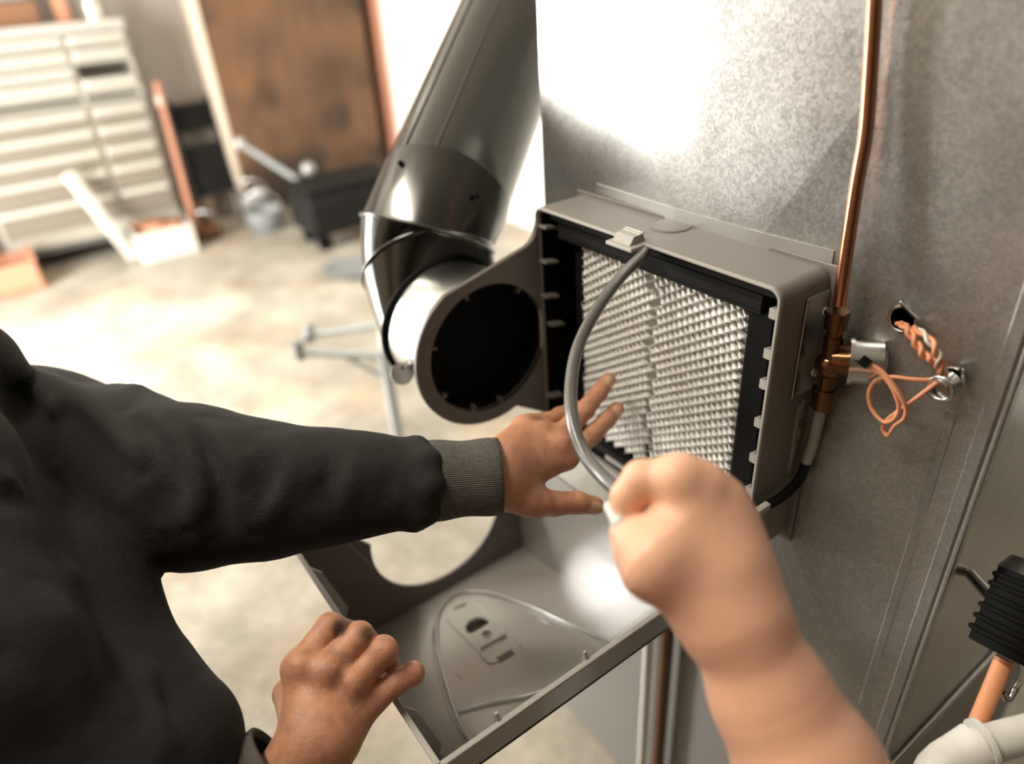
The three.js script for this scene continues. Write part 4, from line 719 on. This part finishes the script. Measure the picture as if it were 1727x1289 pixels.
{ // the man kneeling at the left
  const at = dep(60, 1200, 0.72); at.y = 0;
  const man = thing('person', 'kneeling person in a dark hoodie touching the mesh pad and holding the cover', 'person', null, v3(-0.45, 0, 0.9));
  const tone = [0.47, 0.225, 0.13];
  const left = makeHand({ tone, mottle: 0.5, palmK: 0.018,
    palm: [[[790, 805, 0.765, 0.026], [845, 800, 0.785, 0.027]], [[845, 815, 0.785, 0.022], [955, 772, 0.832, 0.0135]], [[845, 800, 0.785, 0.024], [940, 740, 0.842, 0.0140]], [[845, 785, 0.788, 0.022], [908, 722, 0.852, 0.0130]], [[845, 772, 0.792, 0.020], [880, 722, 0.858, 0.0115]], [[845, 825, 0.782, 0.022], [905, 848, 0.795, 0.0145]]],
    fingers: [
      [[955, 772, 0.832, 0.0130], [1000, 733, 0.868, 0.0115], [1024, 708, 0.889, 0.0105], [1040, 690, 0.905, 0.0096]],
      [[940, 740, 0.842, 0.0135], [985, 693, 0.880, 0.0118], [1010, 662, 0.900, 0.0108], [1026, 641, 0.914, 0.0098]],
      [[908, 722, 0.852, 0.0130], [945, 702, 0.892, 0.0115], [970, 690, 0.925, 0.0105], [985, 690, 0.938, 0.0095]],
      [[880, 722, 0.858, 0.0115], [892, 712, 0.890, 0.0105], [920, 708, 0.920, 0.0095], [940, 705, 0.932, 0.0088]],
      [[890, 846, 0.790, 0.0170], [935, 850, 0.805, 0.0138], [975, 848, 0.815, 0.0128], [1004, 853, 0.822, 0.0105]]],
    bumps: [[884, 716, 0.846, 0.0105], [912, 728, 0.836, 0.011], [946, 748, 0.826, 0.012]],
    nails: [[1029, 645, 0.902, 0.0075], [1040, 694, 0.894, 0.0075], [1004, 858, 0.812, 0.0085]], darkSpots: [[905, 712, 0.842, 0.012]] });
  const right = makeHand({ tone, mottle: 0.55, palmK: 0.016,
    palm: [[[470, 1330, 0.66, 0.030], [530, 1240, 0.672, 0.031]], [[525, 1245, 0.67, 0.026], [503, 1128, 0.690, 0.0150]], [[535, 1245, 0.67, 0.026], [548, 1132, 0.690, 0.0150]], [[550, 1245, 0.672, 0.026], [592, 1152, 0.696, 0.0145]], [[560, 1250, 0.675, 0.025], [628, 1180, 0.704, 0.0135]]],
    fingers: [
      [[503, 1128, 0.692, 0.0150], [556, 1058, 0.715, 0.0140], [592, 1068, 0.760, 0.0120], [604, 1095, 0.775, 0.0105]],
      [[548, 1132, 0.692, 0.0150], [606, 1074, 0.708, 0.0145], [628, 1090, 0.752, 0.0122], [632, 1120, 0.770, 0.0105]],
      [[592, 1152, 0.698, 0.0148], [646, 1098, 0.706, 0.0145], [654, 1120, 0.748, 0.0122], [648, 1146, 0.765, 0.0105]],
      [[628, 1180, 0.704, 0.0135], [668, 1150, 0.712, 0.0128], [696, 1136, 0.722, 0.0115], [698, 1140, 0.742, 0.0100]],
      [[500, 1210, 0.690, 0.0170], [485, 1170, 0.735, 0.0145], [515, 1130, 0.770, 0.0120]]],
    bumps: [[508, 1122, 0.682, 0.013], [552, 1130, 0.681, 0.013], [596, 1150, 0.687, 0.0125]],
    darkSpots: [[570, 1112, 0.694, 0.016], [606, 1146, 0.690, 0.012], [575, 1060, 0.705, 0.012], [615, 1070, 0.70, 0.010]] });
  // neck and head (above the frame) join the same body surface
  const shL = dep(-80, 735, 0.93), shR = dep(-190, 830, 0.62), hipC = v3(-0.47, 0.62, 1.02);
  const neck = shL.clone().add(shR).multiplyScalar(0.5).add(v3(-0.02, 0.05, 0.02)), head = neck.clone().add(v3(0.07, 0.20, -0.03));
  const fwd = v3(0.85, -0.1, -0.5).normalize(), sideV = fwd.clone().cross(v3(0, 1, 0)).normalize();
  const hp = (f, u, s) => head.clone().addScaledVector(fwd, f).addScaledVector(v3(0, 1, 0), u).addScaledVector(sideV, s);
  const headF = blend([capsule(hp(-0.02, 0.035, 0), hp(0.015, 0.02, 0), 0.088, 0.08), capsule(hp(0.025, -0.02, 0), hp(0.05, -0.075, 0), 0.062, 0.036), capsule(neck, hp(-0.01, -0.05, 0), 0.06, 0.055), capsule(hp(0.095, 0.005, 0), hp(0.112, -0.03, 0), 0.008, 0.013), capsule(hp(0.085, -0.062, -0.015), hp(0.085, -0.062, 0.015), 0.008, 0.008), capsule(hp(-0.005, 0.0, 0.082), hp(-0.01, -0.03, 0.08), 0.014, 0.01), capsule(hp(-0.005, 0.0, -0.082), hp(-0.01, -0.03, -0.08), 0.014, 0.01), capsule(hp(0.07, 0.025, 0.03), hp(0.07, 0.025, -0.03), 0.015, 0.015)], 0.016);
  const hb = bounds([head, neck], 0.15), hg = surfaceNet(headF, hb.min, hb.max, 0.006);
  { const c = new Float32Array(hg.attributes.position.count * 3); for (let i = 0; i < c.length; i += 3) c.set(tone, i); hg.setAttribute('color', new THREE.BufferAttribute(c, 3)); }
  const strip = (g) => { g = g.index ? g.toNonIndexed() : g; return g; };
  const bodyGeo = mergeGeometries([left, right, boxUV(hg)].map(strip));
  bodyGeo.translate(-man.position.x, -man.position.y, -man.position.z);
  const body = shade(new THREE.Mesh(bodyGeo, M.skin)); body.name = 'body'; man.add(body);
  part('hair', cloth(blend([capsule(hp(-0.03, 0.05, 0), hp(0.01, 0.06, 0), 0.092, 0.083), capsule(hp(-0.045, 0.02, 0), hp(-0.05, -0.03, 0), 0.08, 0.06)], 0.02), [head], 0.17, 0.008), M.blackSoft, man, 'short dark hair');
  for (const s of [-0.031, 0.031]) part('eye', ball(hp(0.082, 0.008, s), 0.011), M.whiteBox, man);
  // hoodie: torso, both sleeves, hood; folds as raised ridges
  const sleeveL = chain(J([[-80, 760, 0.95, 0.118], [60, 775, 0.885, 0.110], [200, 805, 0.83, 0.098], [330, 822, 0.795, 0.086], [450, 826, 0.782, 0.070], [560, 820, 0.775, 0.056], [640, 816, 0.772, 0.046], [700, 815, 0.77, 0.044]]), 0.03);
  const torso = blend([capsule(dep(-200, 830, 0.80), dep(-90, 1130, 0.80), 0.15, 0.17), capsule(dep(-90, 1130, 0.80), dep(20, 1420, 0.80), 0.185, 0.16), capsule(dep(-110, 1080, 0.62), dep(160, 1330, 0.60), 0.10, 0.09), capsule(dep(-60, 830, 0.74), dep(95, 985, 0.71), 0.075, 0.078), capsule(dep(90, 1080, 0.69), dep(215, 1260, 0.67), 0.09, 0.085), capsule(dep(250, 1240, 0.65), dep(322, 1250, 0.65), 0.05, 0.032), capsule(dep(20, 1420, 0.80), hipC, 0.16, 0.16)], 0.06);
  const sleeveR = chain([[shR, 0.10], [dep(-70, 1150, 0.56), 0.085], [dep(90, 1440, 0.58), 0.075], [dep(320, 1420, 0.63), 0.050], [dep(400, 1372, 0.648), 0.036]], 0.03);
  const hood = blend([capsule(neck.clone().add(v3(-0.06, 0.0, 0.03)), neck.clone().add(v3(-0.02, 0.02, -0.08)), 0.07, 0.06), capsule(neck, shL, 0.08, 0.09), capsule(neck, shR, 0.08, 0.09)], 0.05);
  const sleeveHit = (px, py, f) => { let d = 0.4; for (let k = 0; k < 80; k++) { const p = dep(px, py, d), v = f(p.x, p.y, p.z); if (v < 0.0008) return p; d += Math.min(0.03, v * 0.7); if (d > 1.2) break; } return null; };
  const cuffTorus = chain(J([[704, 752, 0.775, 0.011], [722, 780, 0.742, 0.012], [727, 820, 0.73, 0.012], [716, 862, 0.745, 0.012], [700, 878, 0.765, 0.011]]), 0.01);
  const fold = (x, y, z) => 0.0035 * (fbm(x * 16 + 3 * fbm(x * 6, y * 6, z * 6, 2), y * 9, z * 16, 3) - 0.5);
  const near = blend([torso, sleeveR, hood], 0.035);
  const arms = blend([sleeveL, cuffTorus], 0.014);
  const baseF = (x, y, z) => smin(arms(x, y, z), near(x, y, z), 0.012);
  // creases of the cloth: lines laid on the surface, raised (positive) or sunk (negative)
  const creases = [
    [0.010, 0.012, [[-10, 612], [46, 640], [82, 678], [103, 722]]], [0.013, 0.013, [[40, 630], [107, 660], [171, 702], [221, 750], [245, 800]]], [0.012, 0.014, [[212, 652], [250, 678], [303, 738], [332, 795], [336, 850], [315, 900]]],
    [0.010, 0.011, [[338, 705], [352, 722], [378, 750], [403, 791], [410, 835]]], [0.006, 0.013, [[500, 745], [495, 790], [464, 850], [425, 905]]], [0.006, 0.011, [[590, 760], [592, 810], [570, 870]]], [0.006, 0.012, [[440, 725], [520, 790], [560, 850]]],
    [-0.008, 0.014, [[15, 640], [60, 690], [85, 740], [90, 790]]], [-0.009, 0.016, [[90, 680], [150, 735], [195, 800], [205, 850]]], [-0.009, 0.017, [[225, 700], [270, 760], [285, 830], [270, 890]]], [-0.008, 0.013, [[330, 715], [352, 770], [368, 840], [350, 900]]], [-0.006, 0.015, [[430, 760], [450, 820], [430, 880]]], [-0.005, 0.014, [[545, 760], [548, 810], [520, 870]]], [-0.005, 0.010, [[650, 770], [655, 820], [645, 865]]],
    [0.007, 0.010, [[-20, 800], [20, 812], [42, 818]]], [-0.008, 0.012, [[-20, 825], [15, 835], [40, 828]]], [0.006, 0.012, [[215, 1090], [262, 1160], [278, 1230], [280, 1300]]], [-0.006, 0.012, [[255, 1120], [285, 1190], [296, 1260]]], [0.005, 0.02, [[60, 980], [120, 1090], [150, 1220]]], [-0.005, 0.025, [[130, 960], [190, 1080], [215, 1200]]], [0.005, 0.02, [[0, 1100], [40, 1180], [90, 1260]]]];
  const lines = []; for (const [amp, w, l] of creases) { const c = new THREE.CatmullRomCurve3(l.map(([a, b]) => v3(a, b, 0))).getPoints(10).map((p) => sleeveHit(p.x, p.y, baseF)).filter(Boolean); if (c.length > 1) { const fs = []; for (let i = 0; i < c.length - 1; i++) if (c[i].distanceTo(c[i + 1]) < 0.08) fs.push(capsule(c[i], c[i + 1], 0, 0)); lines.push([amp, w, fs, new THREE.Sphere().setFromPoints(c), fs.length, c[0], c[c.length - 1]]); } }
  const pt = v3(0, 0, 0);
  const hoodieF = (x, y, z) => {
    let d = baseF(x, y, z); if (d > 0.06 || d < -0.06) return d;
    pt.set(x, y, z); let off = 0;
    for (const [amp, w, fs, s, , A, B] of lines) { if (pt.distanceTo(s.center) > s.radius + 4 * w) continue; let m = 9, at = 0; for (let i = 0; i < fs.length; i++) { const q = fs[i](x, y, z); if (q < m) { m = q; at = i; } } const e = Math.min(1, Math.min(pt.distanceTo(A), pt.distanceTo(B)) / 0.035); off += amp * e * Math.exp(-((m / w) ** 1.6)); }
    return d - off * 1.5 + fold(x, y, z);
  };
  const hpts = [dep(-80, 735, 0.95), dep(700, 815, 0.77), shR, hipC, dep(430, 1330, 0.65), dep(90, 1440, 0.58), neck, dep(-90, 1130, 0.8)];
  part('hoodie', cloth(hoodieF, hpts, 0.16, 0.0065), M.hoodie, man, 'dark charcoal hoodie');
  // ribbed cuffs
  const cuff = (a, b, ra, rb, ca) => { const n = b.clone().sub(a), rings = [], up = v3(0, 1, 0); for (let k = 0; k <= 16; k++) { const f = k / 16; rings.push(ringAt(a.clone().lerp(b, f), n, ra + (rb - ra) * f + 0.0012 * Math.sin(f * 9), up, 56)); } rings.push(ringAt(b, n, rb - 0.004, up, 56), ringAt(b.clone().addScaledVector(n, -0.1), n, rb - 0.006, up, 56)); const g = loft(rings); return g; };
  part('cuff', boxUVAxis(cuff(dep(715, 812, 0.772), dep(842, 803, 0.784), 0.0435, 0.0415)), M.cuff, man, 'ribbed grey cuff');
  part('cuff', boxUVAxis(cuff(dep(395, 1366, 0.648), dep(474, 1290, 0.664), 0.041, 0.043)), M.cuff, man, 'ribbed grey cuff');
  // trousers and shoes: kneeling legs below the frame
  const knee = [v3(-0.20, 0.085, 0.80), v3(-0.52, 0.085, 0.72)], ank = [v3(-0.48, 0.07, 1.12), v3(-0.80, 0.07, 1.04)], hips = [hipC.clone().add(v3(0.10, -0.04, 0.03)), hipC.clone().add(v3(-0.10, -0.04, -0.04))];
  const legs = blend(knee.map((k, i) => chain([[hips[i], 0.105], [k, 0.08], [ank[i], 0.055]], 0.03)), 0.04);
  part('trousers', cloth(legs, [...knee, ...ank, ...hips], 0.14, 0.012), M.trousers, man, 'dark trousers');
  for (const a of ank) part('shoe', cloth(chain([[a, 0.05], [a.clone().add(v3(-0.10, -0.025, 0.09)), 0.042]], 0.02), [a, a.clone().add(v3(-0.10, -0.025, 0.09))], 0.07, 0.009), M.blackSoft, man);
}
function boxUVAxis(g) { g = g.index ? g.toNonIndexed() : g; const uv = g.attributes.uv; for (let i = 0; i < uv.count; i++) uv.setXY(i, uv.getY(i) * 0.06, uv.getX(i) * 0.5); return g; }
{ // the foreground arm that reaches in and pinches the feed tube
  const tone = [0.80, 0.455, 0.305];
  const p = thing('person', 'bare forearm and fist pinching the end of the grey feed tube', 'person', null, dep(1240, 1080, 0.45));
  const g = makeHand({ tone, mottle: 0.08, palmK: 0.022, webK: 0.005, cell: 0.0025, pad: 0.062,
    palm: [[[1490, 1520, 0.485, 0.054], [1362, 1292, 0.503, 0.049], [1300, 1175, 0.511, 0.0415], [1240, 1050, 0.512, 0.0345], [1215, 985, 0.516, 0.0300]], [[1210, 1030, 0.514, 0.0215], [1144, 812, 0.520, 0.0175]], [[1228, 1035, 0.514, 0.0225], [1180, 826, 0.524, 0.0175]], [[1246, 1035, 0.515, 0.0225], [1210, 848, 0.528, 0.0170]], [[1262, 1030, 0.517, 0.0200], [1236, 884, 0.528, 0.0165]], [[1205, 1035, 0.512, 0.0215], [1108, 942, 0.512, 0.0280], [1086, 918, 0.520, 0.0185]], [[1215, 960, 0.525, 0.028], [1165, 885, 0.538, 0.024]]],
    fingers: [
      [[1144, 812, 0.520, 0.0172], [1083, 810, 0.530, 0.0150], [1058, 838, 0.533, 0.0125], [1052, 864, 0.533, 0.0105]],
      [[1180, 826, 0.526, 0.0170], [1150, 845, 0.570, 0.0145], [1110, 890, 0.565, 0.0125], [1120, 915, 0.545, 0.011]],
      [[1212, 848, 0.530, 0.0165], [1190, 870, 0.575, 0.0145], [1150, 910, 0.565, 0.0125], [1160, 930, 0.55, 0.011]],
      [[1238, 884, 0.530, 0.0160], [1225, 905, 0.570, 0.0135], [1190, 940, 0.56, 0.0115], [1195, 955, 0.545, 0.010]],
      [[1106, 950, 0.511, 0.0265], [1077, 922, 0.518, 0.0182], [1055, 901, 0.525, 0.0122]]],
    bumps: [[1142, 804, 0.518, 0.0145], [1184, 820, 0.522, 0.0130], [1220, 843, 0.526, 0.0125]] });
  // the rest of the arm, up to the shoulder beside the camera
  const f0 = dep(1425, 1400, 0.495), f1 = dep(1490, 1520, 0.485), elbow = f1.clone().add(f1.clone().sub(f0).normalize().multiplyScalar(0.07)), shoulder = CAM.clone().add(v3(0.24, -0.26, 0.14));
  const armF = chain([[f0, 0.0505], [f1, 0.053], [elbow, 0.050], [shoulder, 0.062]], 0.03), ab = bounds([f0, elbow, shoulder], 0.08), ag = surfaceNet(armF, ab.min, ab.max, 0.006);
  { const c = new Float32Array(ag.attributes.position.count * 3); for (let i = 0; i < c.length; i += 3) c.set(tone, i); ag.setAttribute('color', new THREE.BufferAttribute(c, 3)); }
  const whole = mergeGeometries([g, boxUV(ag)]);
  whole.translate(-p.position.x, -p.position.y, -p.position.z);
  const m = shade(new THREE.Mesh(whole, M.skinPale)); m.name = 'body'; p.add(m);
  part('shirt_sleeve', cloth(chain([[shoulder, 0.088], [shoulder.clone().lerp(elbow, 0.42), 0.074]], 0.02), [shoulder, elbow], 0.12, 0.009), M.trousers, p, 'dark short sleeve');
}

renderer.render(scene, camera);
